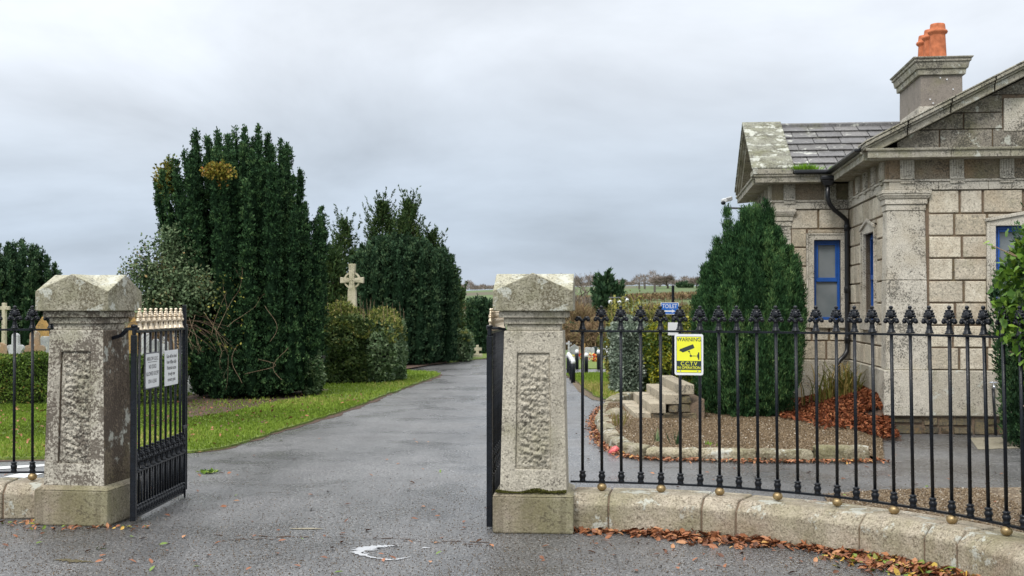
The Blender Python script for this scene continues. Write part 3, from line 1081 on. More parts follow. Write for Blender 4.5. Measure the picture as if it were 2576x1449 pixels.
# ================================================================== railings
Z0, Z1 = .335, 1.463
bar_mb = MB(); bar_mb.lathe([(.0115, .05), (.0115, Z1 - Z0)], seg=8)
BAR = bar_mb
foot_mb = MB()
foot_mb.lathe([(.022, .006), (.024, .012), (.019, .020), (.024, .034), (.027, .045), (.0235, .057), (.0175, .064), (.023, .071), (.025, .077), (.016, .082), (.0125, .086)], seg=10)


def finial_mb(full=True, h=.176, gold=False):
    m = MB()
    k = h / .176
    # moulded foot and stem
    m.lathe([(.026, 0), (.027, .006), (.021, .011), (.022, .017), (.017, .022), (.0175, .034), (.014, .046), (.013, .060), (.017, .072)], seg=10)
    for s in (-1, 1):
        m.tube([(0, 0, .052), (s * .010, 0, .070), (s * .022, 0, .086), (s * .037, 0, .088), (s * .046, 0, .078)], [.009, .011, .012, .012, .009], seg=7)
        m.ball((s * .040, 0, .074), (.0145, .016, .0145), 9, 7)
        m.tube([(0, -.010, .055), (s * .008, -.013, .075), (s * .020, -.012, .090)], [.003, .004, .003], seg=5)
        m.tube([(0, .010, .055), (s * .008, .013, .075), (s * .020, .012, .090)], [.003, .004, .003], seg=5)
    if full:
        m.ball((0, 0, .118), (.026, .014, .030), 8, 6)
        for a in (-62, -38, -14, 14, 38, 62):      # ribs of the fan
            x, z = math.sin(R(a)), math.cos(R(a))
            m.tube([(0, -.008, .094), (x * .018, -.013, .100 + z * .014), (x * .032, -.009, .100 + z * .030)], [.003, .0045, .003], seg=5)
            m.tube([(0, .008, .094), (x * .018, .013, .100 + z * .014), (x * .032, .009, .100 + z * .030)], [.003, .0045, .003], seg=5)
        for s in (-1, 1):
            m.ball((s * .031, 0, .108), (.010, .011, .0095), 7, 5)
            m.ball((s * .026, 0, .125), (.010, .011, .0095), 7, 5)
            m.ball((s * .018, 0, .141), (.010, .011, .009), 7, 5)
        m.ball((0, 0, .146), (.010, .010, .012), 7, 5)
        m.ball((0, 0, .163), (.0135, .0125, .0125), 9, 7)
    m.v = [(x * 1.08, y * 1.08, z * k * 1.03) for x, y, z in m.v]
    return m


def make_railing(path_pts, lead, count, ball_at, label, half_at=(), lean=.02, s_from=0, s_to=None, name='railing'):
    root = tag(empty(name, (0, 0, 0)), label, 'railing')
    pts = resample(path_pts, .1457)
    fine = resample(path_pts, .05)
    shift = lambda p, z: (p[0] + p[3] * lean * (z - Z0), p[1] - p[2] * lean * (z - Z0), z)
    b = MB(); b.tube([shift(p, Z1) for p in fine], .017, seg=4, flat=(1.0, .62)); b.build('top_rail', M['iron'], root)
    b = MB(); b.tube([shift(p, Z0) for p in fine], .017, seg=4, flat=(1.0, .62)); b.build('bottom_rail', M['iron'], root)
    dense = resample(path_pts, .005)
    proto = None; phalf = None; gb = None
    for i in range(count):
        s = lead + i * .1457
        k = int(round(s / .005))
        if k >= len(dense): break
        x, y, tx, ty = dense[k]
        half = i in half_at
        src = phalf if half else proto
        if src is None:
            bo = BAR.build('bar', M['iron'], root, smooth=True)
            fo = foot_mb.build('foot_knob', M['iron'], bo, smooth=True)
            fi = finial_mb(not half).build('finial', M['iron'], bo, loc=(0, 0, Z1 - Z0 + .010), smooth=True)
            if half: phalf = bo
            else: proto = bo
        else:
            bo = copy_tree(src, root)
        bo.location = (x, y, Z0)
        bo.rotation_euler = (lean + random.gauss(0, .003), random.gauss(0, .004), math.atan2(ty, tx))
        if i % 3 == ball_at % 3:
            if gb is None:
                g_ = MB(); g_.ball((0, 0, 0), (.036, .036, .031), 14, 10)
                gb = g_.build('gold_ball', M['gold'], root, smooth=True); o = gb
            else:
                o = copy_tree(gb, root)
            o.location = (x, y, .300)
    return root


railR = make_railing(PATH_R, .09, 34, 1, 'long curved black iron railing with fleur finials, right of the gateway', half_at=(0,))
# left: distances along PATH_L so that bars fall at x = -3.66, -3.80, ...
densL = resample(PATH_L, .005)
sL = min(range(len(densL)), key=lambda i: abs(densL[i][0] + 3.80)) * .005
lead = sL + .1457 - 16 * .1457
while lead < 0: lead += .1457
nL = int((sL + .1457 - lead) / .1457 + 1.5)
railL = make_railing(PATH_L, lead, nL, (nL - 2) % 3, 'short stretch of black iron railing left of the stained pier', half_at=(nL - 1,))

# ================================================================== gates
def make_gate(loc, rz, length, label):
    root = tag(empty('iron_gate', loc, rz), label, 'gate')
    IR = M['iron']
    b = MB(); b.box(-.021, .021, -.021, .021, .02, 1.43); b.lathe([(.017, 1.43), (.017, 1.49), (.026, 1.49), (.026, 1.505), (.01, 1.51)], seg=10)
    for z in (.39, 1.40):
        b.ball((.028, 0, z), (.022, .014, .022), 8, 6)
    b.build('hinge_stile', IR, root, bevel=.004)
    L = length
    b = MB(); b.box(L - .020, L + .006, -.016, .016, .03, 1.66); b.box(L + .010, L + .036, -.020, .020, .06, 1.475)
    b.box(L + .004, L + .060, -.012, .012, 1.475, 1.49)
    b.build('meeting_stile', IR, root, bevel=.004)
    b = MB(); b.box(L - .060, L - .045, -.03, -.016, .002, .12)
    b.build('drop_bolt', IR, root, bevel=.002)
    b = MB(); b.box(L - .12, L - .02, -.03, -.018, .60, .625); b.box(L - .115, L - .095, -.034, -.019, .55, .605)
    b.build('latch', IR, root, bevel=.002)
    for nm, z in (('top_rail', 1.455), ('middle_rail', .385), ('bottom_rail', .045)):
        b = MB(); b.box(.021, L - .020, -.014, .014, z - .010, z + .010)
        b.build(nm, IR, root, bevel=.004)
    n = 9
    sp = (L - .24) / (n - 1)
    pb = None
    for i in range(n):
        x = .12 + i * sp
        if pb is None:
            m = MB(); m.lathe([(.0105, .055), (.0105, 1.445)], seg=8)
            pb = m.build('bar', IR, root, smooth=True)
            f = finial_mb(h=.165); f.build('gold_finial', M['goldlt'], pb, smooth=True, loc=(0, 0, 1.465)); o = pb
        else:
            o = copy_tree(pb, root)
        o.location = (x, 0, 0)
    # short dog bars between the long ones
    pd = None
    for i in range(n + 1):
        x = .12 - sp / 2 + i * sp
        if pd is None:
            m = MB(); m.lathe([(.0105, .055), (.0105, .376)], seg=8)
            pd = m.build('short_bar', IR, root, smooth=True)
            f = finial_mb(h=.165); f.build('finial', IR, pd, smooth=True, loc=(0, 0, .395)); o = pd
        else:
            o = copy_tree(pd, root)
        o.location = (x, 0, 0)
    pk = None
    for i in range(2 * n + 1):
        x = .12 - sp / 2 + i * sp / 2
        if pk is None:
            m = MB(); m.lathe([(.022, .056), (.024, .062), (.016, .068), (.026, .080), (.031, .094), (.026, .108), (.016, .118), (.024, .124), (.022, .130), (.012, .136)], seg=10)
            pk = m.build('foot_knob', IR, root, smooth=True); o = pk
        else:
            o = copy_tree(pk, root)
        o.location = (x, 0, 0)
    return root


dirL = Vector((.033, 1.3)); rzL = math.atan2(dirL.y, dirL.x)
gateL = make_gate((-2.872, 9.25, 0), rzL, 1.30, 'open black iron gate leaf with two white notices, beside the stained pier')
rzR = R(90 - 4.0)
gateR = make_gate((-.166, 9.02, 0), rzR, 1.30, 'open black iron gate leaf seen edge-on beside the central pier')
# straps from piers to gate posts
for pier, pts, name in ((pierL, [(-3.06, 9.33, 1.405), (-2.985, 9.30, 1.425), (-2.93, 9.27, 1.475), (-2.872, 9.25, 1.478), (-2.835, 9.245, 1.478)], 'hinge_strap'),
                        (pierR, [(-.03, 9.05, 1.45), (-.055, 9.03, 1.475), (-.10, 9.02, 1.487), (-.19, 9.02, 1.487)], 'hinge_strap')):
    b = MB(); mi = Matrix.Translation(pier.location) @ Euler(pier.rotation_euler).to_matrix().to_4x4()
    mi = mi.inverted()
    b.tube([mi @ Vector(p) for p in pts], .020, seg=4, flat=(1, .9) if pier is pierL else (1, .55))
    b.build(name, M['iron'], pier, bevel=.002)


# ================================================================== signs
def text(s, size, x, y, z, mat, parent, sx=1.0, name='lettering', ext=.0004, bold=0.0, align='CENTER'):
    cu = bpy.data.curves.new(name, 'FONT')
    cu.body = s; cu.size = size; cu.align_x = align; cu.extrude = ext; cu.offset = bold
    o = bpy.data.objects.new(name, cu)
    COL.objects.link(o)
    cu.materials.append(mat)
    me = bpy.data.meshes.new_from_object(o)          # plain mesh letters
    bpy.data.objects.remove(o)
    me.transform(Euler((PI / 2, 0, 0)).to_matrix().to_4x4() @ Matrix.Diagonal((sx, 1, 1, 1)))
    if not me.materials: me.materials.append(mat)
    o = bpy.data.objects.new(name, me)
    COL.objects.link(o)
    o.location = (x, y, z)
    o.parent = parent
    return o


def rrect(w, h, r, n=5, cx=0, cz=0):
    out = []
    for (sx, sz, a0) in ((1, -1, -90), (1, 1, 0), (-1, 1, 90), (-1, -1, 180)):
        for k in range(n + 1):
            a = R(a0 + 90 * k / n)
            out.append((cx + sx * (w / 2 - r) + r * math.cos(a), cz + sz * (h / 2 - r) + r * math.sin(a)))
    return out


# CCTV warning on the railing
cW = at(1733, 892, 8.80)
sg = tag(empty('warning_sign', cW, R(-14)), 'yellow WARNING C.C.T.V IN OPERATION sign fixed to the long railing', 'sign')
b = MB(); b.prismy(rrect(.206, .297, .014), 0, .003); b.build('sign_plate', M['white'], sg)
b = MB(); b.prismy(rrect(.179, .262, .006), -.0008, 0); b.build('black_border', M['signdark'], sg)
b = MB(); b.prismy(rrect(.174, .257, .005), -.0014, -.0008); b.build('yellow_field', M['yellow'], sg)
b = MB(); b.box(-.0872, .0872, -.0020, -.0014, -.1110, -.0455); b.build('black_band', M['signdark'], sg)
text('WARNING', .0385, 0, -.0018, .0960, M['signdark'], sg, sx=.93, bold=.0003)
text('C.C.T.V', .0390, 0, -.0024, -.0780, M['yellow'], sg, sx=.93, bold=.0004)
text('IN OPERATION', .0262, 0, -.0024, -.1030, M['yellow'], sg, sx=.93, bold=.0003)
b = MB()
body = [(-.070, -.000), (-.062, .012), (.030, .0475), (.041, .020), (-.045, -.0135), (-.050, -.009)]
b.prismy([(x, z + .028) for x, z in body], -.0020, -.0014)
b.prismy([(-.008, .024), (.006, .030), (.008, .022), (-.004, .018)], -.0021, -.0014)
b.prismy([(.000, .026), (.004, .026), (.016, -.008), (.012, -.008)], -.0021, -.0014)
b.prismy([(.014 + .0085 * math.cos(a), -.009 + .0085 * math.sin(a)) for a in [k * PI / 6 for k in range(12)]], -.0022, -.0014)
b.prismy([(.014, -.0075), (.062, -.0075), (.062, -.0115), (.014, -.0115)], -.0021, -.0014)
b.prismy([(.060, .002), (.066, .006), (.066, -.024), (.060, -.020)], -.0022, -.0014)
b.prismy([(.066, .017), (.075, .017), (.075, -.036), (.066, -.036)], -.0023, -.0014)
b.build('camera_pictogram', M['signdark'], sg)
for k, (x, z) in enumerate(((-.060, .118), (.062, .118), (-.060, -.118), (.062, -.118))):
    b = MB(); b.tube([(x, 0, z), (x, -.004, z)], .0045, seg=10); b.build('screw', M['chrome'], sg)

# two notices on the left gate
def gate_sign(t, w, h, zc, name, label, edge, rows, mat, off=-.022, frame=None):
    d = Vector((math.cos(rzL), math.sin(rzL), 0)); nn = Vector((d.y, -d.x, 0))
    p = Vector((-2.872, 9.25, zc)) + d * t + nn * .022
    s = tag(empty(name, p, rzL), label, 'sign')
    b = MB(); b.prismy(rrect(w, h, edge), 0, .004); b.build('sign_plate', M['grey_edge'] if frame else mat, s)
    y = -.0002
    if frame:
        b = MB(); b.prismy(rrect(w - frame, h - frame, edge), -.001, 0); b.build('white_field', mat, s); y = -.0012
    for (str_, size, z, sx) in rows:
        text(str_, size, 0, y, z, M['ink'], s, sx=sx, bold=.0002)
    return s


s1 = gate_sign(.37, .345, .285, 1.142, 'notice_board', 'grey-edged white notice on the open gate reading NO DOGS ALLOWED EXCEPT ON A LEAD', .016,
               (('ARKLOW U.D.C.', .042, .080, .9), ('NO DOGS', .044, .017, .9), ('ALLOWED EXCEPT', .044, -.038, .82), ('ON A LEAD', .044, -.098, .9)), M['white'], frame=.018)
b = MB(); b.box(-.112, .112, -.0016, -.001, .066, .070); b.build('underline', M['ink'], s1)
s2 = gate_sign(.865, .36, .290, 1.140, 'notice_board', 'plain white notice on the open gate reading Gate will be closed from 4:00pm daily', .004,
               (('Gate will be closed', .043, .083, .82), ('from 4:00pm daily', .043, .035, .82), ('Pedestrian access', .043, -.013, .82), ('through new', .043, -.061, .82), ('cemetery gates', .043, -.109, .82)), M['white'])

# toilet sign on its post
cT = at(1693, 770, 19.0)
pt = tag(empty('sign_post', (cT.x, 19.0, 0)), 'tall slim black post carrying the blue toilet sign', 'post')
b = MB(); b.tube([(0, 0, 0), (0, 0, at(1693, 722, 19).z)], .022, seg=12)
b.build('post', M['iron'], pt)
b = MB(); b.lathe([(.024, 0), (.024, .02), (.008, .03)], (0, 0, at(1693, 722, 19).z), seg=12); b.build('post_cap', M['iron'], pt)
ts = tag(empty('toilet_sign', (at(1684, 776, 19).x, 18.965, at(1684, 776, 19).z), R(-3)), 'blue TOILET sign with white arrow on the black post', 'sign')
b = MB(); b.prismy(rrect(.280, .185, .012), 0, .004); b.build('sign_plate', M['white'], ts)
b = MB(); b.prismy(rrect(.262, .167, .009), -.001, 0); b.build('blue_field', M['signblue'], ts)
text('TOILET', .088, 0, -.0014, .006, M['white'], ts, sx=.80, bold=.0006)
b = MB(); b.prismy([(-.092, -.030), (.035, -.030), (.035, -.014), (.088, -.041), (.035, -.068), (.035, -.052), (-.092, -.052)], -.0018, -.001)
b.build('arrow', M['white'], ts)
wp = tag(empty('notice_plate', (at(1694, 827, 19).x, 18.965, at(1694, 827, 19).z)), 'blank white plate below the blue toilet sign', 'sign')
b = MB(); b.prismy(rrect(.178, .200, .006), 0, .004); b.build('plate', M['white'], wp)
b = MB(); b.tube([(.01, .0, -.035), (.01, -.003, -.035)], .010, seg=8); b.build('screw', M['twig'], wp)
# ================================================================== gate lodge
HA = R(-6.5)
house = tag(empty('gate_lodge', (4.89, 15.78, 0), HA), 'single-storey granite gate lodge with pediments, slate roof and blue windows', 'house')
WD = 3.0          # the wing stands this far behind the front wall
XA = -1.16        # west end of the wing
WB = 6.2          # back wall of the wing
FW = 3.6          # width of the front block
ZA, ZF, ZC, ZE = 3.15, 3.29, 3.54, 3.66      # architrave, frieze, cornice, eaves
OV = .35
FRONT = lambda s, d, z: (s, -d, z)
SIDE = lambda s, d, z: (-d, s, z)
WING = lambda s, d, z: (s, WD - d, z)
WEST = lambda s, d, z: (XA - d, s, z)
hr = random.Random(21)


def wall_core(tf, s0, s1, z0, z1, openings, t=.25):
    """backing wall (mortar) with real openings"""
    mb = MB(tf)
    ss = s0
    for (a, b_, c, d) in sorted(openings):
        mb.box(ss, a, -t, 0, z0, z1); mb.box(a, b_, -t, 0, z0, c); mb.box(a, b_, -t, 0, d, z1)
        ss = b_
    mb.box(ss, s1, -t, 0, z0, z1)
    return mb


def masonry(mb, s0, s1, zs, holes, wmin=.30, wmax=.52, d=.022, seed=0):
    r = random.Random(seed)
    for k in range(len(zs) - 1):
        z0, z1 = zs[k] + .009, zs[k + 1] - .009
        free = [(s0, s1, z0, z1)]
        for (a, b_, c, e) in holes:
            nf = []
            for (p, q, u, w) in free:
                if w <= c + .02 or u >= e - .02:
                    nf.append((p, q, u, w)); continue
                if p < a: nf.append((p, min(q, a), u, w))
                if q > b_: nf.append((max(p, b_), q, u, w))
                if p < b_ and q > a:
                    if u < c - .05: nf.append((max(p, a), min(q, b_), u, c - .008))
                    if w > e + .05: nf.append((max(p, a), min(q, b_), e + .008, w))
            free = nf
        for (p, q, u, w) in free:
            L = q - p
            if L < .04: continue
            n = max(1, int(round(L / r.uniform(wmin * 1.1, wmax * .95))))
            cuts = [p]
            for i in range(1, n):
                cuts.append(p + L * (i + r.uniform(-.22, .22)) / n)
            cuts.append(q)
            for a, b_ in zip(cuts, cuts[1:]):
                dd = d + r.uniform(-.006, .008); g = r.uniform(.011, .017)
                j = lambda: r.uniform(-.004, .004)
                tone = r.random()
                # a block with a slightly pillowed, uneven face
                V = [(a + g, 0, u + j()), (b_ - g, 0, u + j()), (b_ - g, 0, w + j()), (a + g, 0, w + j()),
                     (a + g + .004, dd + j(), u + .005), (b_ - g - .004, dd + j(), u + .005), (b_ - g - .004, dd + j(), w - .005), (a + g + .004, dd + j(), w - .005)]
                mb.add(V, [(0, 1, 5, 4), (1, 2, 6, 5), (2, 3, 7, 6), (3, 0, 4, 7), (4, 5, 6, 7)], tone)


COURSES = [.825 + .2885 * i for i in range(8)]      # .825 ... 2.84
COURSES = COURSES + [3.15]

OPEN_F = (1.33, 2.27, 1.435, 2.68)
OPEN_S = (.84, 1.68, 1.435, 2.67)
OPEN_W = (-.561, -.157, 1.435, 2.67)
# walls
def wall(tf, s0, s1, openings, ext0, name, seed, bx0, bx1, holes):
    b = wall_core(tf, s0, s1, .20, ZA, openings)
    o = b.build(name, M['mortar'], house)
    b = MB(tf); masonry(b, bx0, bx1, COURSES, holes, seed=seed)
    b.build('granite_blocks', M['block'], o, bevel=.006)
    # dado of big smooth slabs
    b = MB(tf); s = s0
    r = random.Random(seed)
    while s < s1 - .01:
        e = min(s1, s + r.uniform(.7, .95))
        if s1 - e < .3: e = s1
        b.box(s + .002, e - .002, .0, .052, .235, .822, r.random())
        s = e
    b.build('dado', M['dado'], o, bevel=.012)
    b = MB(tf); s = s0
    s = s0 - .05
    while s < s1:
        e = min(s1 + .02, s + r.uniform(.14, .46))
        zz = [0, .222] if r.random() < .35 else [0, r.uniform(.07, .14), .222]
        for z0, z1 in zip(zz, zz[1:]):
            u_ = lambda q=.022: r.uniform(-q, q)
            b.hexa([(s + .010, -.02, z0 + .01), (e - .010, -.02, z0 + .01), (e - .016 + u_(), .03 + u_(), z0 + .014 + u_(.012)), (s + .016 + u_(), .03 + u_(), z0 + .014 + u_(.012)),
                    (s + .010, -.02, z1 - .012), (e - .010, -.02, z1 - .012), (e - .018 + u_(), .015 + u_(), z1 - .018 + u_(.016)), (s + .018 + u_(), .015 + u_(), z1 - .018 + u_(.016))], r.random())
        s = e
    b.build('rubble_footing', M['rubble'], o, bevel=.012)
    b = MB(tf); b.box(s0, s1, -.25, .0, 0, .2); b.build('footing_core', M['mortar'], o)
    return o


hole = lambda o_: (o_[0] - .10, o_[1] + .10, o_[2] - .06, o_[3] + .10)
wall(FRONT, 0, FW, [OPEN_F], 0, 'front_wall', 3, .49, FW - .49, [hole(OPEN_F)])
wall(SIDE, .25, WD, [OPEN_S], 0, 'side_wall', 5, .25, WD, [hole(OPEN_S)])
wall(WING, XA, 0, [OPEN_W], 0, 'wing_wall', 8, XA + .25, -.02, [hole(OPEN_W)])
wall(WEST, WD + .25, WB, [], 0, 'west_wall', 11, WD + .25, WB - .25, [])
b = MB(); b.box(XA, FW, WB - .002, WB + .25, 0, ZE); b.box(FW - .24, FW, .25, WB, 0, ZE); b.build('rear_wall', M['block'], house)

# quoin pilasters
def pilaster(x0, x1, y0, y1, d, name='pilaster'):
    """corner pier between house-space bounds, standing d proud"""
    rootp = MB()
    def ring(e, z): return [(x0 - e, y0 - e, z), (x1 + e, y0 - e, z), (x1 + e, y1 + e, z), (x0 - e, y1 + e, z)]
    for (z0, z1, e0, e1) in ((.825, 1.982, d + .012, d + .004), (1.986, 2.885, d + .003, d - .012)):
        rootp.hexa(ring(e0, z0) + ring(e1, z1))
    rootp.hexa(ring(d + .045, .235) + ring(d + .045, .822))
    o = rootp.build(name, M['ashlar'], house, bevel=.008)
    c = MB()
    for (z0, z1, e0, e1) in ((2.887, 2.965, d - .002, d - .002), (2.967, 3.035, d + .016, d + .016), (3.037, 3.072, d + .024, d + .045), (3.074, 3.10, d + .05, d + .055), (3.102, 3.148, d + .062, d + .062)):
        c.hexa(ring(e0, z0) + ring(e1, z1))
    c.build('capital', M['ashlar'], o, bevel=.006)
    return o


pilaster(.0, .43, .0, .25, .035)
pilaster(FW - .43, FW, .0, .25, .035)
pilaster(XA, XA + .235, WD, WD + .25, .030)
pilaster(XA, XA + .235, WB - .25, WB, .030)


# entablature
def entab(tf, s0, s1, phase, name, e0=0.0, e1=0.0):
    b = MB(tf)
    segs = []
    s = s0
    r = random.Random(int(phase * 100))
    while s < s1 - .01:
        e = min(s1, s + .62)
        b.box(s + .002, e - .002, -.2, .045, ZA + .002, 3.255, r.random())
        s = e
    b.box(s0 - e0, s1 + e1, -.2, .062, 3.258, 3.288)
    o = b.build(name, M['ashlar'], house, bevel=.005)
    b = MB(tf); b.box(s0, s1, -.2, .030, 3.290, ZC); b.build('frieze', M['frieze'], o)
    s = s0 + phase
    k = 0
    first = None
    while s < s1 - .1:
        t = MB(tf)
        t.box(s, s + .175, .030, .062, 3.290, ZC - .001)
        for q in range(5):
            x = s + .016 + q * .032
            t.box(x, x + .017, .0615, .075, 3.33, ZC - .004)
        t.box(s, s + .175, .052, .070, 3.236, 3.2565)
        t.box(s - .003, s + .178, .058, .080, 3.2895, 3.301)
        t.build('triglyph', M['ashlar'], o)
        s += .62; k += 1
    return o


entab(FRONT, 0, FW, .14, 'front_entablature', .062, .062)
entab(SIDE, .0, WD, .10, 'side_entablature')
entab(WING, XA, 0, .14, 'wing_entablature', .062, 0)
entab(WEST, WD, WB, .10, 'west_entablature', 0, .062)


# cornices: horizontal
def cornice(tf, s0, s1, name, mat=None, joints=.75, c0=False, c1=False):
    b = MB(tf); s = s0
    while s < s1 - .01:
        e = min(s1, s + joints)
        if s1 - e < .2: e = s1
        g = .0025
        V, F = [], []
        prof = [(0, ZC), (OV - .03, ZC), (OV - .03, ZC + .082), (OV - .006, ZC + .090), (OV, ZE - .001), (0, ZE - .001)]
        n = len(prof)
        for x in (s + g, e - g):
            for d_, z in prof:
                xx = x
                if c0 and x == s0 + g: xx = s0 - d_ + g
                if c1 and x == e - g and e == s1: xx = s1 + d_ - g
                V.append((xx, d_, z))
        F = [(k, (k + 1) % n, n + (k + 1) % n, n + k) for k in range(n)] + [tuple(range(n)), tuple(range(n, 2 * n))[::-1]]
        b.add(V, F)
        s = e
    return b.build(name, mat or M['cornice'], house, bevel=.004)


cornice(FRONT, 0, FW, 'cornice', c0=True, c1=True, joints=.72)
cornice(SIDE, 0, WD, 'cornice', joints=.8)
cornice(WING, XA, 0, 'cornice', c0=True)
cornice(WEST, WD, WB, 'cornice', c1=True)

# pediments
HF = FW / 2 + OV
RISE_F = 1.09
mid = FW / 2
def rake(tf, c, half, rise, name, mat, top_mat=None):
    """raking cornice on both slopes; stones with open joints"""
    o = None
    for sgn in (-1, 1):
        b = MB(tf)
        n = 4
        for k in range(n):
            t0, t1 = k / n + .0035, (k + 1) / n - .0035
            if k == n - 1: t1 = 1.0
            def P(t, up, d):
                return (c + sgn * half * (1 - t), d, ZE + rise * t + up)
            for (u0, u1, d0) in ((-.105, -.012, OV - .075), (-.010, .022, OV - .035), (.024, .070, OV)):
                lo0, lo1 = t0, t1
                V = [P(lo0, u0, -.05), P(lo1, u0, -.05), P(lo1, u0, d0), P(lo0, u0, d0), P(lo0, u1, -.05), P(lo1, u1, -.05), P(lo1, u1, d0), P(lo0, u1, d0)]
                if k == 0 and u0 < 0:      # the bottom stone stops on the level cornice
                    tt = min(.9, max(lo0, (-u0) / rise + .001))
                    V[0] = P(lo0, 0.001, -.05); V[3] = P(lo0, 0.001, d0)
                    V[4] = P(lo0, max(u1, .004), -.05); V[7] = P(lo0, max(u1, .004), d0)
                    mids = [P(tt, u0, -.05), P(tt, u0, d0)]
                    V[0] = P(tt, u0 + .0, -.05); V[3] = P(tt, u0 + .0, d0)
                    V[4] = (P(lo0, 0.0, -.05)[0], -.05, ZE + .002 + max(0, u1)); V[7] = (V[4][0], d0, V[4][2])
                b.hexa(V)
        o = b.build(name, mat, house, bevel=.006)
    return o


rake(FRONT, mid, HF, RISE_F, 'raking_cornice', M['cornice'])
PYR = (ZE, ZE + RISE_F)
# tympanum
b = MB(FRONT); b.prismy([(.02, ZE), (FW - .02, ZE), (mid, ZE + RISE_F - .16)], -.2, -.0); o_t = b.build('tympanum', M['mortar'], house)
b = MB(FRONT)
tr = random.Random(77)
slope = RISE_F / HF
lim = lambda z: max(0.0, (ZE + RISE_F - .10 - z) / slope)      # half width available at height z
rows = [(ZE + .006, ZE + .262), (ZE + .275, ZE + .475), (ZE + .488, ZE + .70), (ZE + .712, ZE + .93)]
cuts = [[-1.7, -1.16, -.50, .15, .62, 1.16, 1.7], [-1.4, -.86, -.37, .37, .86, 1.4], [-1.1, -.37, .37, 1.1], [-.8, 0, .8]]
for (z0, z1), cc in zip(rows, cuts):
    for a, e in zip(cc, cc[1:]):
        if z0 > ZE + .27 and z0 < ZE + .6 and a >= -.38 and e <= .38: continue
        # clip the stone under the slope
        poly = []
        a2, e2 = a + .010, e - .010
        for x, z in ((a2, z0), (e2, z0), (e2, z1), (a2, z1)):
            poly.append((x, z))
        def clipx(p):
            return p
        out = []
        def inside(p): return abs(p[0]) <= lim(p[1])
        n = len(poly)
        for i in range(n):
            p, q = poly[i], poly[(i + 1) % n]
            steps = 14
            for k in range(steps):
                x = p[0] + (q[0] - p[0]) * k / steps; z = p[1] + (q[1] - p[1]) * k / steps
                if inside((x, z)): out.append((x, z))
                else:
                    pass
        if len(out) < 3: continue
        zmin = min(p[1] for p in out); zmax = max(p[1] for p in out)
        # convex hull keeps the outline tidy
        pts = sorted(set((round(x, 4), round(z, 4)) for x, z in out))
        def half(ps):
            h = []
            for p in ps:
                while len(h) > 1 and (h[-1][0] - h[-2][0]) * (p[1] - h[-2][1]) - (h[-1][1] - h[-2][1]) * (p[0] - h[-2][0]) <= 1e-9: h.pop()
                h.append(p)
            return h
        hull = half(pts)[:-1] + half(pts[::-1])[:-1]
        if len(hull) < 3: continue
        t_ = tr.random()
        b.prismy([(mid + x, z) for x, z in hull], .0, .024 + tr.uniform(-.004, .006), t_)
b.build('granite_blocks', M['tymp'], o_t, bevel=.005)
b = MB(FRONT); b.box(mid - .36, mid + .36, -.05, .035, ZE + .235, ZE + .66); pl = b.build('roundel_stone', M['ashlar'], house, bevel=.006)
b = MB()
n = 40
for (r0, r1, d) in ((.20, .175, .052), (.165, .12, .062), (.11, .0001, .075)):
    V, F = [], []
    for k in range(n):
        a = 2 * PI * k / n
        V += [(mid + r0 * math.cos(a), -.03, ZE + .45 + r0 * math.sin(a)), (mid + r1 * math.cos(a), -d, ZE + .45 + r1 * math.sin(a))]
    for k in range(n):
        F.append((2 * k, (2 * k + 2) % (2 * n), (2 * k + 3) % (2 * n), 2 * k + 1))
    F.append(tuple(2 * k + 1 for k in range(n)))
    b.add(V, F)
b.build('roundel', M['ashlar'], pl, smooth=False)

# west pediment of the wing
WC = (WD + WB) / 2
WHF = (WB - WD) / 2 + OV
RISE_W = .98
rake(WEST, WC, WHF, RISE_W, 'raking_cornice', M['cornice'])
b = MB(WEST); b.prismy([(WD + .02, ZE), (WB - .02, ZE), (WC, ZE + RISE_W - .17)], -.2, .0); b.build('tympanum', M['tymp'], house)
# broad lichened coping on top of the west gable
for sgn in (-1, 1):
    b = MB(WEST)
    for k in range(3):
        t0, t1 = k / 3 + .003, (k + 1) / 3 - .003
        if k == 2: t1 = 1.0
        P = lambda t, up, d: (WC + sgn * (WHF + .02) * (1 - t), d, ZE + .012 + (RISE_W + .01) * t + up)
        up1 = .098
        b.hexa([P(t0, .072, OV + .02), P(t1, .072, OV + .02), P(t1, .072, OV - .62), P(t0, .072, OV - .62), P(t0, up1, OV + .02), P(t1, up1, OV + .02), P(t1, up1, OV - .62), P(t0, up1, OV - .62)])
    b.build('gable_coping', M['lichen'], house, bevel=.006)
# end block of the cornice below that coping
b = MB(WING); b.box(XA - OV + .0, XA + .25, OV - .5, OV + .012, ZE + .002, ZE + .088); b.build('kneeler_stone', M['cornice'], house, bevel=.008)


# roofs of separate slates
def slates(P0, ex, ey, nrm_, nx_, rows, mask, name, w=.42, seed=1):
    """P0 lower corner, ex along the eave, ey up the slope; rows of thin overlapping slates"""
    r = random.Random(seed)
    b = MB()
    P0, ex, ey, nn = Vector(P0), Vector(ex).normalized(), Vector(ey), Vector(nrm_).normalized()
    H = ey.length / rows; e = ey.normalized()
    for j in range(rows):
        x = -w * (j % 2) / 2 + r.uniform(-.03, .03)
        while x < nx_:
            ww = w * r.uniform(.9, 1.1)
            a0, a1 = max(0, x + .007), min(nx_, x + ww - .007)
            if a1 - a0 > .04 and mask((a0 + a1) / 2, j * H):
                t = .012 + r.uniform(0, .006); l = r.uniform(-.012, .012)
                q = lambda x_, y_, h: P0 + ex * x_ + e * y_ + nn * h
                y0, y1 = j * H + l, (j + 1) * H + .05
                b.hexa([q(a0, y0, t + .004), q(a1, y0, t + .004), q(a1, y1, -.006), q(a0, y1, -.006),
                        q(a0, y0, t * 2 + .004), q(a1, y0, t * 2 + .004), q(a1, y1, .004), q(a0, y1, .004)], r.random())
            x += ww
    return b.build(name, M['slate'], house)


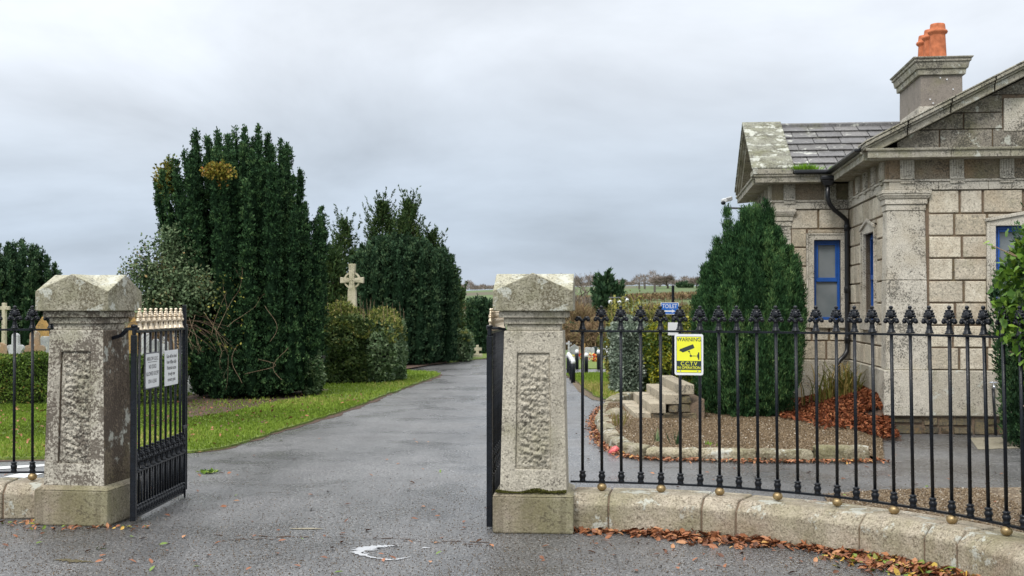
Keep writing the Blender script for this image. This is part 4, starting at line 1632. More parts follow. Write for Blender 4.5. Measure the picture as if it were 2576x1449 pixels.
# wing roof, south slope and north slope (ridge runs along x)
wy0 = WD - OV + .02
wx0 = XA - OV + .62
nW = Vector((0, -RISE_W, WHF))
slates((wx0, wy0, ZE + .03), (1, 0, 0), (0, WHF, RISE_W), nW, 3.2, 7, lambda x, y: True, 'slate_roof', seed=2)
b = MB()
b.prismy([(wx0, 0), (2.6, 0)], 0, 1) if False else None
b.add([(wx0, wy0, ZE + .02), (FW, wy0 + .0, ZE + .02), (FW, WC, ZE + RISE_W + .015), (wx0, WC, ZE + RISE_W + .015),
       (wx0, WB + OV, ZE + .02), (FW, WB + OV, ZE + .02)], [(0, 1, 2, 3), (3, 2, 5, 4)])
b.build('roof_deck', M['slate'], house, recalc=False)
b = MB()
x = wx0
while x < 1.4:
    b.tube([(x + .003, WC, ZE + RISE_W + .035), (x + .447, WC, ZE + RISE_W + .035)], .052, seg=6)
    x += .45
b.build('ridge_tiles', M['slate'], house)
# front block roof
LEN = WB
sl = Vector((HF, 0, RISE_F))
slates((-OV, .0, ZE + .03), (0, 1, 0), sl, (-RISE_F, 0, HF), WD - .35, 7, lambda x, y: True, 'slate_roof', seed=3)
b = MB()
b.add([(-OV, -.1, ZE + .02), (-OV, WB, ZE + .02), (mid, WB, ZE + RISE_F + .015), (mid, -.1, ZE + RISE_F + .015), (FW + OV, -.1, ZE + .02), (FW + OV, WB, ZE + .02)], [(0, 1, 2, 3), (3, 2, 5, 4)])
b.build('roof_deck', M['slate'], house, recalc=False)
# verge coping of the front pediment
for sgn in (-1, 1):
    b = MB(FRONT)
    for k in range(5):
        t0, t1 = k / 5 + .002, (k + 1) / 5 - .002
        if k == 4: t1 = 1
        P = lambda t, up, d: (mid + sgn * (HF + .01) * (1 - t), d, ZE + RISE_F * t + up)
        b.hexa([P(t0, .072, OV + .012), P(t1, .072, OV + .012), P(t1, .072, -.2), P(t0, .072, -.2), P(t0, .092, OV + .012), P(t1, .092, OV + .012), P(t1, .092, -.2), P(t0, .092, -.2)])
    b.build('gable_coping', M['cornice'], house, bevel=.004)

# gutters
def gutter(pts, name='gutter'):
    b = MB()
    b.tube(pts, .045, seg=8, flat=(1, .85))
    return b.build(name, M['pipe'], house, smooth=True)


b = MB(WING); b.box(XA + .27, -.30, OV - .02, OV + .075, ZE + .002, ZE + .062); b.build('gutter', M['pipe'], house, bevel=.015)
b = MB(SIDE); b.box(.05, WD - .28, OV - .02, OV + .070, ZE + .002, ZE + .055); b.build('gutter', M['pipe'], house, bevel=.015)
# rainwater hopper and downpipe
b = MB()
hx, hy = -.40, WD - .38
b.hexa([(hx - .055, hy - .055, 3.47), (hx + .055, hy - .055, 3.47), (hx + .055, hy + .055, 3.47), (hx - .055, hy + .055, 3.47),
        (hx - .10, hy - .09, 3.56), (hx + .10, hy - .09, 3.56), (hx + .10, hy + .09, 3.56), (hx - .10, hy + .09, 3.56)])
b.box(hx - .105, hx + .105, hy - .095, hy + .095, 3.562, 3.62)
b.box(hx - .115, hx + .115, hy - .105, hy + .105, 3.60, 3.63) if False else None
dp = b.build('downpipe', M['pipe'], house, bevel=.012)
b = MB()
px, py = -.075, WD - .10
b.tube([(hx, hy, 3.50), (hx, hy, 3.30), (hx + .03, hy + .02, 3.20), (hx + .10, hy + .08, 3.12), (px - .07, py - .06, 3.02), (px - .01, py - .01, 2.97), (px, py, 2.90), (px, py, 2.0), (px, py, 1.02),
        (px - .01, py - .01, .95), (px - .06, py - .06, .88), (px - .13, py - .09, .82), (px - .16, py - .10, .76), (px - .16, py - .10, .12)], .036, seg=10)
for z in (2.80, 1.85, 1.08):
    b.lathe([(.046, 0), (.046, .09), (.042, .10), (.042, 0)], (px, py, z), seg=10)
b.build('pipe', M['pipe'], dp, smooth=True)


# windows
def window(tf, o_, pedi, name, split=.495):
    s0, s1, z0, z1 = o_
    e = .115
    # stone surround
    b = MB(tf)
    f = .045
    b.box(s0 - e, s0, -.10, f, z0, z1); b.box(s1, s1 + e, -.10, f, z0, z1)
    if not pedi:
        b.box(s0 - e, s1 + e, -.10, f, z1, z1 + .105)
        b.box(s0 - e, s0 - e + .03, f, f + .014, z0, z1 + .105); b.box(s1 + e - .03, s1 + e, f, f + .014, z0, z1 + .105)
        b.box(s0 - e + .03, s1 + e - .03, f, f + .014, z1 + .078, z1 + .105)
    else:
        c = (s0 + s1) / 2; h = s1 - c + e
        b.prismy([(s0 - e, z1), (s1 + e, z1), (s1 + e, z1 + .07), (c, z1 + .165), (s0 - e, z1 + .07)], -.10, f)
        b.prismy([(s0 - e - .025, z1 + .05), (s0 - e - .025, z1 + .095), (c, z1 + .205), (s1 + e + .025, z1 + .095), (s1 + e + .025, z1 + .05), (c, z1 + .16)], f, f + .03)
        b.box(s0 - e, s0 - e + .04, f, f + .016, z0, z1 + .04); b.box(s1 + e - .04, s1 + e, f, f + .016, z0, z1 + .04)
    sill = MB(tf); sill.box(s0 - e - .02, s1 + e + .02, -.12, .075, z0 - .125, z0 - .002)
    # reveals are the wall core; the timber frame
    w = tag(empty(name, (0, 0, 0)), None); w.parent = house
    b.build('surround', M['ashlar'], w, bevel=.006)
    sill.build('sill', M['ashlar'], w, bevel=.010)
    fr = MB(tf); t = .042; y0, y1 = -.125, -.065
    zm = z0 + (z1 - z0) * (1 - split)
    fr.box(s0, s0 + t, y0, y1, z0, z1); fr.box(s1 - t, s1, y0, y1, z0, z1)
    fr.box(s0 + t, s1 - t, y0, y1, z0, z0 + .045); fr.box(s0 + t, s1 - t, y0, y1, z1 - .045, z1)
    fr.box(s0 + t, s1 - t, y0, y1 + .012, zm - .032, zm + .032)
    # inner opening casement of the upper light
    a, c_ = s0 + t + .004, s1 - t - .004
    fr.box(a, a + .026, y1 + .001, y1 + .012, zm + .034, z1 - .048); fr.box(c_ - .026, c_, y1 + .001, y1 + .012, zm + .034, z1 - .048)
    fr.box(a + .026, c_ - .026, y1 + .001, y1 + .012, z1 - .074, z1 - .048)
    fr.build('frame', M['blue'], w, bevel=.004)
    for (p, q) in ((z0 + .045, zm - .032), (zm + .032, z1 - .045)):
        g = MB(tf); g.box(s0 + t, s1 - t, -.105, -.095, p, q); g.build('pane', M['frost'], w)
    return w


window(FRONT, OPEN_F, True, 'window')
window(SIDE, OPEN_S, True, 'window')
window(WING, OPEN_W, False, 'window')

# chimney
ch = tag(empty('chimney', (0, 0, 0)), None); ch.parent = house
cx0, cx1, cy0, cy1 = 1.10, 1.74, 3.22, 4.85
b = MB()
def cring(e, z): return [(cx0 - e, cy0 - e, z), (cx1 + e, cy0 - e, z), (cx1 + e, cy1 + e, z), (cx0 - e, cy1 + e, z)]
b.hexa(cring(.0, 4.0) + cring(-.008, 5.235)); b.build('stack', M['chim'], ch, bevel=.006)
b = MB(); b.hexa(cring(.035, 4.0) + cring(.030, 4.745)); b.build('stack_base', M['ashlar'], ch, bevel=.008)
b = MB()
for (z0, z1, e0, e1) in ((5.237, 5.325, .035, .042), (5.327, 5.43, .065, .085), (5.432, 5.475, .105, .105), (5.477, 5.505, .12, .135)):
    b.hexa(cring(e0, z0) + cring(e1, z1))
b.build('chimney_cap', M['cornice'], ch, bevel=.006)
b = MB(); b.hexa(cring(.02, 5.506) + cring(-.15, 5.55)); b.build('flaunching', M['cornice'], ch)
pot0 = None
for i, y in enumerate((3.56, 3.98, 4.40)):
    if pot0 is None:
        m_ = MB(); m_.lathe([(.138, 0), (.138, .02), (.134, .05), (.116, .40), (.117, .405), (.145, .425), (.155, .447), (.145, .468), (.122, .48), (.116, .53), (.112, .565), (.106, .573), (.085, .568), (.083, .30)], seg=24)
        pot0 = m_.build('chimney_pot', M['terracotta'], ch, smooth=True); o = pot0
    else:
        o = pot0.copy(); COL.objects.link(o); o.parent = ch
    o.location = ((cx0 + cx1) / 2 + .02, y, 5.53)
# white bird droppings on the stack
dr = random.Random(5)
b = MB()
for (x, z) in ((1.40, 5.19), (1.50, 5.165), (1.59, 5.01), (1.245, 4.86), (1.29, 4.80)):
    b.tube([(x, cy0 - .004, z), (x, cy0 + .006, z)], .011, seg=10)
b.build('white_spots', M['white'], ch)

# security camera on the far gable corner
wcam = tag(empty('security_camera', (0, 0, 0)), None)
wcam.parent = house
wcam.location = (XA - OV + .14, WB + .22, 3.50)
b = MB(); b.tube([(.1, 0, -.06), (-.30, -.05, -.05)], .020, seg=8); b.tube([(-.28, -.05, -.05), (-.28, -.05, .04)], .014, seg=8); b.build('bracket', M['grey_edge'], wcam)
b = MB(); b.hexa([(-.42, -.19, .02), (-.31, -.19, .05), (-.19, .06, .10), (-.30, .06, .07), (-.43, -.19, .10), (-.32, -.19, .13), (-.20, .06, .18), (-.31, .06, .15)]); b.build('housing', M['camwhite'], wcam, bevel=.012)
b = MB(); b.ball((-.38, -.17, .035), (.045, .045, .04)); b.build('lens_hood', M['iron'], wcam, smooth=True)

# tap on the front wall
tp = tag(empty('outdoor_tap', (0, 0, 0)), None); tp.parent = house
b = MB(FRONT); b.tube([(1.27, .075, .64), (1.27, .12, .64), (1.27, .15, .60)], .016, seg=8); b.tube([(1.22, .11, .675), (1.32, .11, .675)], .012, seg=8); b.build('tap', M['chrome'], tp, smooth=True)
b = MB(FRONT); b.tube([(1.275, .075, .60), (1.28, .085, .42), (1.295, .08, .22), (1.30, .09, .0)], .019, seg=8); b.build('supply_pipe', M['pipe'], tp, smooth=True)

# grass tuft in the gutter
n = 420
ha = Matrix.Translation(house.location) @ Matrix.Rotation(HA, 4, 'Z')
c = Vector((-.72, WD - OV - .02, ZE + .055))
P = np.stack([c.x + RNG.normal(size=n) * .085, c.y + RNG.uniform(-.03, .05, n), np.full(n, c.z)], 1)
D = np.stack([(P[:, 0] - c.x) * 5 + RNG.normal(size=n) * .2, RNG.normal(size=n) * .3 - .1, np.full(n, 1.)], 1)
tg = leaves('grass_tuft', P, D, RNG.uniform(.05, .13, n), .010, M['brightgrass'], house)

# paving slab and rear gravel near the lodge
sheet('paving', G((2440, 1103), (2556, 1101), (2566, 1128), (2460, 1132), (2450, 1118)), .010, M['slab'], 'mossy concrete slab by the lodge wall', thick=.008)
# ================================================================== foliage builders
def rand_unit(n):
    return nrm(RNG.normal(size=(n, 3)))


NN_ = []        # facing of the sprays made last


def plume_points(P0, d, length, rad, nclump, nper, L, up=.7, spread=.55, taper=2.6, low=.45):
    """clumps of sprays round an upright shoot: returns P, D, tone"""
    P0 = np.asarray(P0, float); d = np.asarray(d, float); d = d / np.linalg.norm(d)
    t = RNG.random(nclump) ** .9
    a = RNG.random(nclump) * 2 * PI
    r = rad * np.minimum(1, low + t * 4) * (1 - t ** taper) * RNG.uniform(.78, 1.12, nclump) + .012
    s = np.cross(d, [1, .2, 0]); s /= np.linalg.norm(s); w = np.cross(d, s)
    O = np.cos(a)[:, None] * s + np.sin(a)[:, None] * w
    C = P0 + d * (t * length)[:, None] + O * r[:, None]
    ct = RNG.random(nclump) * .55 + .15
    P = np.repeat(C, nper, 0) + RNG.normal(size=(nclump * nper, 3)) * (L * .42)
    D = np.repeat(O * spread + d * up, nper, 0) + RNG.normal(size=(nclump * nper, 3)) * .42
    T = np.repeat(ct, nper) + RNG.normal(size=nclump * nper) * .14
    NN_.append(np.repeat(O, nper, 0) + RNG.normal(size=(nclump * nper, 3)) * .55)
    return P, D, np.clip(T, 0, 1)


def yew(name, label, loc, plumes, mat, nclump, nper, L, W, group=None, core=True, cat='yew tree', trunk=.16, taper=3.2):
    """plumes: (x, y, z0, z1, radius, lean_x, lean_y) relative to the foot of the tree"""
    root = tag(empty(name, loc), label, cat, group)
    PP, DD, TT = [], [], []
    NN_.clear()
    cb = MB()
    for (x, y, z0, z1, r, lx, ly) in plumes:
        ln = z1 - z0
        k = max(.25, ln / 4)
        P, D, T = plume_points((x, y, z0), (lx, ly, 1), ln * math.sqrt(1 + lx * lx + ly * ly), r, int(nclump * k), nper, L, taper=taper, up=.85, spread=.5)
        off = RNG.uniform(-.17, .17)
        PP.append(P); DD.append(D); TT.append(np.clip(T + off, 0, 1))
        if core:
            nseg = max(6, int(ln / .11))
            nseg = nseg
            qs = [(x + lx * ln * t, y + ly * ln * t, z0 + ln * t) for t in [k_ / nseg * .96 for k_ in range(nseg + 1)]]
            rs = [r * .70 * min(1, .45 + 4 * t) * (1 - t ** taper) * random.uniform(.80, 1.12) + .004 for t in [k_ / nseg * .97 for k_ in range(nseg + 1)]]
            cb.tube(qs, rs, seg=8)
    leaves('foliage', np.concatenate(PP), np.concatenate(DD), RNG.uniform(.7, 1.3, sum(map(len, PP))) * L, W, mat, root, np.concatenate(TT), N=np.concatenate(NN_))
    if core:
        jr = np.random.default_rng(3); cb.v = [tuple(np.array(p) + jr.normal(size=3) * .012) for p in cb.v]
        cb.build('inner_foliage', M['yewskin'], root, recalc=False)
    tb = MB(); tb.tube([(0, 0, -.05), (.02, 0, .3), (0, .02, .8), (0, 0, 1.2)], [trunk * 1.3, trunk, trunk * .9, trunk * .7], seg=9)
    tb.build('trunk', M['bark'], root, smooth=True)
    return root


yr = random.Random(42)
# --- the big yew
pl_ = []
HX = [(-1.62, 3.3), (-1.5, 3.65), (-1.32, 4.0), (-1.15, 4.25), (-.95, 4.55), (-.68, 4.76), (-.3, 4.82), (.3, 4.88), (.65, 4.72), (.92, 4.55), (1.02, 4.25), (1.12, 3.7), (1.22, 3.35), (1.36, 3.62), (1.46, 3.55), (1.6, 3.0)]
def hx(x):
    return float(np.interp(x, [p[0] for p in HX], [p[1] for p in HX]))
for ring, (rr_, n) in enumerate(((0.25, 7), (.58, 13), (.90, 19), (1.22, 23), (1.50, 29))):
    for k in range(n):
        a = 2 * PI * (k + .5 * (ring % 2)) / n + yr.uniform(-.09, .09)
        tx, ty = rr_ * math.cos(a) * yr.uniform(.93, 1.05), rr_ * math.sin(a) * yr.uniform(.9, 1.02)
        H = min(hx(tx), 4.95 - .50 * (abs(ty) / 1.46) ** 2.5 * 2.2) * yr.uniform(.955, 1.015)
        H += yr.choice((-.10, -.06, -.03, 0, .03, .05)) - .05
        bf = .52 if tx < 0 else .70
        bx, by = tx * bf + .14, ty * .74
        z0 = .05 + yr.uniform(0, .12)
        pl_.append((bx, by, z0, H, yr.uniform(.145, .195), (tx - bx) / (H - z0), (ty - by) / (H - z0)))
        if rr_ > .9 and yr.random() < .95:      # shorter plumes filling the skirt
            h2 = H * yr.uniform(.35, .82)
            f = yr.uniform(1.0, 1.10)
            pl_.append((bx * f, by * f, z0, h2, yr.uniform(.15, .20), (tx - bx) / H, (ty - by) / H))
TREE1 = (-4.97, 22.2, 0)
yew('yew_tree', 'largest dark Irish yew, tall and many-plumed, left of the drive', TREE1, pl_, M['yew'], 260, 13, .050, .026, taper=2.4)

# --- second yew with a flat sheared top, and its narrow neighbour
def dome_yew(n, rx, ry, H, edge, rad, seed, flare=.85):
    r = random.Random(seed); out = []
    for i in range(n):
        q = math.sqrt((i + .5) / n); a = i * 2.39996
        tx, ty = rx * q * math.cos(a), ry * q * math.sin(a)
        h = H - (H - edge) * q ** 3.0 + r.uniform(-.07, .07)
        bx, by = tx * flare, ty * flare
        out.append((bx, by, .08, h, rad * r.uniform(.85, 1.15), (tx - bx) / h, (ty - by) / h))
    return out


yew('yew_tree', 'broad flat-topped Irish yew behind the celtic cross', ((1000 - 1288) / FPX * 34, 34, 0), dome_yew(64, 1.28, 1.2, 3.62, 3.0, .145, 5), M['yew_far'], 150, 10, .072, .044)
yew('yew_tree', 'narrow lower Irish yew hugging the right flank of the broad flat-topped one', ((1107 - 1288) / FPX * 35.2, 35.2, 0), dome_yew(22, .46, .9, 3.35, 2.75, .13, 6), M['yew_far'], 140, 10, .072, .044)
yew('yew_tree', 'small dark yew farthest down the drive', ((1206 - 1288) / FPX * 42, 42, -.05), dome_yew(16, .50, .5, 2.05, 1.85, .12, 7), M['yew_far'], 130, 10, .078, .048)
yew('yew_tree', 'rounded dark yew at the far left behind the headstones', ((28 - 1288) / FPX * 40, 40, 0), dome_yew(60, 1.62, 1.5, 3.78, 2.6, .16, 8), M['yew_far'], 130, 10, .078, .048)

# --- the cypress in the gravel bed
def bushy(name, label, loc, prof, n, rad, ln, mat, nclump, nper, L, W, cat='cypress', tilt=.22, extra=(), up=.9, spread=.45, lean=0.0):
    """upright shoots all over a turned outline prof [(z, radius)]"""
    root = tag(empty(name, loc), label, cat)
    zs = [p[0] for p in prof]; rs = [p[1] for p in prof]
    NN_.clear()
    PP, DD, TT = [], [], []
    i = 0
    for i in range(n):
        t = (i + .5) / n
        z = zs[0] + (zs[-1] - zs[0]) * t ** 1.05
        a = i * 2.39996 + RNG.uniform(-.2, .2)
        lead = ln * RNG.uniform(.7, 1.25)
        r = float(np.interp(z + lead * .30, zs, rs)) * RNG.uniform(.84, 1.02)
        zz = max(zs[0], z - lead * .45)
        dx_ = lean * (z / zs[-1]) ** 2
        P, D, T = plume_points((r * math.cos(a) * .94 + dx_, r * math.sin(a) * .94, zz), (math.cos(a) * tilt, math.sin(a) * tilt, 1), lead, rad * RNG.uniform(.8, 1.2), nclump, nper, L, up=up, spread=spread, taper=1.8, low=.7)
        off = RNG.uniform(-.26, .24)
        PP.append(P); DD.append(D); TT.append(np.clip(T + off, 0, 1))
    for (x, y, z0, z1, r) in extra:
        P, D, T = plume_points((x, y, z0), (0, 0, 1), z1 - z0, r, int(nclump * 2.2), nper, L, up=up, spread=spread, taper=1.6)
        PP.append(P); DD.append(D); TT.append(T)
    leaves('foliage', np.concatenate(PP), np.concatenate(DD), RNG.uniform(.7, 1.3, sum(map(len, PP))) * L, W, mat, root, np.concatenate(TT), N=np.concatenate(NN_))
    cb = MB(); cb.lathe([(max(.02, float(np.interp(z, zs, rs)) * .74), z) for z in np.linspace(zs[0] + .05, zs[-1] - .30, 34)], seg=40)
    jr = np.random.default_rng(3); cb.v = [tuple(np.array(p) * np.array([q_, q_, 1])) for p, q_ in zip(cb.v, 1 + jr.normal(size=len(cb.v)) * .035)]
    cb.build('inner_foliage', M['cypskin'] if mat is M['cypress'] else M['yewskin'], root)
    tb = MB(); tb.tube([(0, 0, -.05), (0, 0, .6)], [.07, .05], seg=8); tb.build('trunk', M['bark'], root, smooth=True)
    return root


bushy('cypress', 'dense teardrop-shaped green cypress in the gravel bed before the lodge', ((1879 - 1288) / FPX * 16.9, 16.9, .10),
      [(-.02, .10), (.22, .26), (.45, .46), (.70, .63), (.95, .70), (1.30, .725), (1.75, .68), (2.05, .57), (2.28, .42), (2.46, .28), (2.60, .10)], 300, .060, .60, M['cypress'], 72, 15, .055, .011,
      extra=((-.27, 0, 1.9, 2.90, .06), (.04, 0, 2.2, 2.90, .07), (.16, .05, 2.2, 2.84, .07), (.30, 0, 2.0, 2.76, .06), (-.42, 0, 1.8, 2.46, .06), (-.12, -.1, 2.1, 2.66, .06), (.46, 0, 1.8, 2.48, .05), (-.58, 0, 1.5, 2.10, .05), (.62, 0, 1.6, 2.16, .05), (.34, .1, 2.2, 2.86, .05), (.24, -.1, 2.1, 2.80, .05), (.40, -.1, 1.9, 2.62, .06)), tilt=.16, up=1.25, spread=.30, lean=.14)
bushy('conifer_bush', 'clipped dark conifer at the right edge beside the lodge wall', ((2592 - 1288) / FPX * 14.3, 14.3, 0),
      [(0, .18), (.3, .26), (1.2, .28), (1.7, .2), (1.95, .05)], 60, .07, .4, M['yew'], 40, 9, .05, .02, cat='conifer')

# --- ragged conifers behind
def conifer(name, label, loc, H, Rb, seed, mat, nb=150, L=.115, cat='conifer', n_leaf=70, z_low=.1):
    root = tag(empty(name, loc), label, cat)
    r = random.Random(seed)
    tb = MB(); tb.tube([(0, 0, -.1), (.03, 0, H * .4), (0, .02, H * .96)], [.15, .09, .015], seg=7)
    PP, DD, TT = [], [], []
    for i in range(nb):
        t = z_low + (1 - z_low) * (i / nb) ** .85
        z = H * t
        a = r.uniform(0, 2 * PI)
        rad = Rb * (1 - t) ** .85 * r.uniform(.55, 1.12) + .05
        e = Vector((rad * math.cos(a), rad * math.sin(a), z + rad * r.uniform(.15, .55)))
        s = Vector((0, 0, z - .05))
        if i % 3 == 0: tb.tube([s, (s + e) / 2 + Vector((0, 0, .04)), e], [.03 * (1 - t) + .008, .015, .004], seg=4)
        n = int(n_leaf * (.4 + rad / Rb))
        q = np.sqrt(RNG.uniform(.12, 1, n))[:, None]
        P = np.array(s) + (np.array(e) - np.array(s)) * q + RNG.normal(size=(n, 3)) * (.05 + .07 * rad)
        D = (np.array(e) - np.array(s)) / max(rad, .1) + RNG.normal(size=(n, 3)) * .5 + np.array([0, 0, .35])
        PP.append(P); DD.append(D); TT.append(np.clip(RNG.normal(size=n) * .16 + r.uniform(.25, .75), 0, 1))
        if i % 2 == 0:          # a feathery leader standing out of the outline
            m2 = 22; hgt_ = r.uniform(.3, .75) * min(1, H / 5)
            q = RNG.random(m2)[:, None]
            dv = np.array([math.cos(a) * .45, math.sin(a) * .45, 1.0])
            PP.append(np.array(e) + dv * q * hgt_ + RNG.normal(size=(m2, 3)) * .05 * (1.1 - q)); DD.append(dv + RNG.normal(size=(m2, 3)) * .45); TT.append(np.clip(RNG.normal(size=m2) * .15 + .45, 0, 1))
    tb.build('trunk', M['bark'], root, smooth=True)
    leaves('crown', np.concatenate(PP), np.concatenate(DD), RNG.uniform(.6, 1.3, sum(map(len, PP))) * L, L * .42, mat, root, np.concatenate(TT))
    return root


k44 = 44 / FPX
conifer('conifer', 'ragged conifer with a leaning tip, leftmost of the row behind the celtic cross', ((866 - 1288) * k44, 44, 0), 1.65 + 212 * k44, 1.25, 1, M['conifer'], 150)
conifer('conifer', 'taller ragged conifer in the middle of the row behind the flat-topped yew', ((958 - 1288) * k44, 44.5, 0), 1.65 + 262 * k44, 1.5, 2, M['conifer'], 240)
conifer('conifer', 'ragged twin-tipped conifer at the right of the row behind the flat-topped yew', ((1028 - 1288) * k44, 44, 0), 1.65 + 262 * k44, 1.3, 3, M['conifer'], 240)
conifer('conifer', 'shorter conifer sloping down behind the flat-topped yew', ((1082 - 1288) * k44, 45, 0), 1.65 + 185 * k44, 1.3, 4, M['conifer'], 170)
conifer('conifer', 'yellowish low conifer peeping out right of the narrow yew', ((1135 - 1288) * k44, 44, 0), 1.65 + 78 * k44, .9, 14, M['conifer'], 130)
conifer('conifer', 'bushy conifer filling the gap between the largest yew and the celtic cross', ((838 - 1288) * 38 / FPX, 38, 0), 1.65 + 130 * 38 / FPX, 1.0, 15, M['conifer'], 190)


# --- hedges: leafy skins over a twiggy core
def hedge(name, label, x0, x1, y0, y1, z1, n, L, W, mat, seed, top=None, ntop=0, cat='hedge', rz=0.0, z0=.03, amp=.07, roundness=.12, toph=.25, soft=0.0):
    cx, cy = (x0 + x1) / 2, (y0 + y1) / 2
    root = tag(empty(name, (cx, cy, 0), rz), label, cat)
    hx_, hy_ = (x1 - x0) / 2, (y1 - y0) / 2
    areas = np.array([2 * hx_ * z1, 2 * hx_ * z1, 2 * hy_ * z1, 2 * hy_ * z1, 4 * hx_ * hy_])
    face = RNG.choice(5, size=n, p=areas / areas.sum())
    u, v = RNG.uniform(-1, 1, n), RNG.uniform(0, 1, n)
    P = np.zeros((n, 3)); N = np.zeros((n, 3))
    for f, sg, ax in ((0, -1, 1), (1, 1, 1), (2, -1, 0), (3, 1, 0)):
        m_ = face == f
        P[m_, ax] = sg * (hy_ if ax == 1 else hx_); P[m_, 1 - ax] = u[m_] * (hx_ if ax == 1 else hy_); P[m_, 2] = z0 + v[m_] * (z1 - z0); N[m_, ax] = sg
    m_ = face == 4
    P[m_, 0] = u[m_] * hx_; P[m_, 1] = (v[m_] * 2 - 1) * hy_; P[m_, 2] = z1; N[m_, 2] = 1
    # rounded corners
    q = np.stack([np.abs(P[:, 0]) / hx_, np.abs(P[:, 1]) / hy_, np.clip((P[:, 2] - z1 * .4) / (z1 * .6), 0, 1)], 1)
    over = np.clip(np.sort(q, 1)[:, 1] - (1 - roundness * 3), 0, 1)
    P -= N * (over * roundness * 1.6)[:, None] * min(hx_, z1)
    if soft:
        c_ = np.array([0, 0, z1 * .42]); hv = np.array([hx_ * 1.04, hy_ * 1.04, z1 * .60])
        q_ = (P - c_) / hv
        E = c_ + nrm(q_) * hv
        P = P * (1 - soft) + E * soft
        P[:, 2] = np.maximum(P[:, 2], .03)
        N = nrm(N * (1 - soft) + nrm(q_ / hv) * soft)
    nf, nf2 = Noise3(seed, 3.2), Noise3(seed + 50, 9)
    d = amp * nf(P) * 1.2 + amp * .6 * nf2(P)
    P += N * (d - RNG.random(n) ** 2 * .10)[:, None]
    D = RNG.normal(size=(n, 3)) * .7 + N * .55; D[:, 2] += .15
    tone = np.clip(RNG.normal(size=n) * .2 + .45 + .22 * nf2(P), 0, 1)
    leaves('foliage', P, D, RNG.uniform(.7, 1.25, n) * L, W, mat, root, tone, N=N + RNG.normal(size=(n, 3)) * .55)
    if ntop:
        many = ntop > 1500
        P = np.stack([RNG.uniform(-hx_, hx_, ntop), RNG.uniform(-hy_, hy_, ntop), np.zeros(ntop)], 1)
        hgt = np.clip(.4 + .6 * Noise3(seed + 9, 6)(P) + .3 * Noise3(seed + 19, 17)(P), 0, 1.5)
        drop = soft * .55 * z1 * np.clip((P[:, 0] / hx_) ** 2 + (P[:, 1] / hy_) ** 2, 0, 1.3) ** 1.5
        P[:, 2] = z1 + (.10 * soft) - .05 + RNG.random(ntop) * toph * hgt - drop
        D = RNG.normal(size=(ntop, 3)); D[:, 2] = np.abs(D[:, 2]) + .5
        tag(leaves('top_growth', P, D, L * .9, W * .9, top or mat, root), kind='stuff')
        sb = MB(); r = random.Random(seed)
        for k in range(int(26 * hx_ * 2)):
            x, y = r.uniform(-hx_, hx_), r.uniform(-hy_, hy_); h = r.uniform(.3, 1.0) * toph
            sb.tube([(x, y, z1 - .1), (x + r.uniform(-.04, .04), y, z1 + h)], [.005, .002], seg=3)
        if many: tag(sb.build('shoots', M['pale_twig'], root, recalc=False), kind='stuff')
    c = .10 + .16 * soft
    cb = MB(); cb.hexa([(-hx_ + c, -hy_ + c, 0), (hx_ - c, -hy_ + c, 0), (hx_ - c, hy_ - c, 0), (-hx_ + c, hy_ - c, 0),
                        (-hx_ + c * 2, -hy_ + c * 2, z1 - c), (hx_ - c * 2, -hy_ + c * 2, z1 - c), (hx_ - c * 2, hy_ - c * 2, z1 - c), (-hx_ + c * 2, hy_ - c * 2, z1 - c)])
    cb.build('inner_twigs', M['yewcore'], root)
    return root


hedge('box_hedge', 'low clipped box hedge behind the left lawn', -13.5, -5.62, 20.0, 21.1, .80, 90000, .045, .028, M['boxhedge'], 3, amp=.05)
hedge('laurel_hedge', 'dark green hedge block with straw-coloured top between the big yew and the glossy hedge', -4.22, -2.98, 25.3, 27.3, 1.50, 26000, .075, .045, M['laurel'], 4, top=M['laurel_top'], ntop=7000, toph=.36, roundness=.2, amp=.1, soft=.42)
hedge('laurel_hedge', 'glossy grey-green hedge block directly beside the drive', -3.18, -2.42, 25.4, 27.6, 1.44, 20000, .080, .045, M['glaucous'], 5, top=M['laurel_top'], ntop=2600, toph=.32, rz=R(-2), roundness=.26, amp=.1, soft=.5)
hedge('small_shrub', 'small grey-green shrub at the right foot of the largest yew', -3.82, -3.40, 21.8, 22.3, .96, 7500, .055, .034, M['glaucous'], 6, cat='shrub', amp=.10, roundness=.3, soft=.7)
hedge('laurel_hedge', 'small clipped hedge farther down the drive past the second yew', -1.88, -1.22, 36.0, 38.5, .84, 9000, .085, .05, M['glaucous'], 7, top=M['laurel_top'], ntop=500, toph=.12, soft=.35)
hedge('variegated_shrub', 'silvery-leaved shrub left of the golden shrub, on the small lawn', 1.93, 2.55, 22.3, 23.6, 1.28, 15000, .075, .034, M['silver'], 8, cat='shrub', amp=.12, roundness=.25, soft=.4)
hedge('golden_shrub', 'green and gold leaved shrub behind the stone steps', 2.45, 3.75, 21.9, 23.4, 1.22, 26000, .075, .042, M['golden'], 9, cat='shrub', amp=.13, roundness=.2, soft=.35)
hedge('straggly_shrub', 'straggly yellow-leaved shrub rising behind the toilet sign', 1.95, 3.95, 23.7, 25.0, 1.42, 9000, .07, .042, M['yellowshrub'], 10, top=M['yellowshrub'], ntop=2600, cat='shrub', amp=.2, toph=.50)


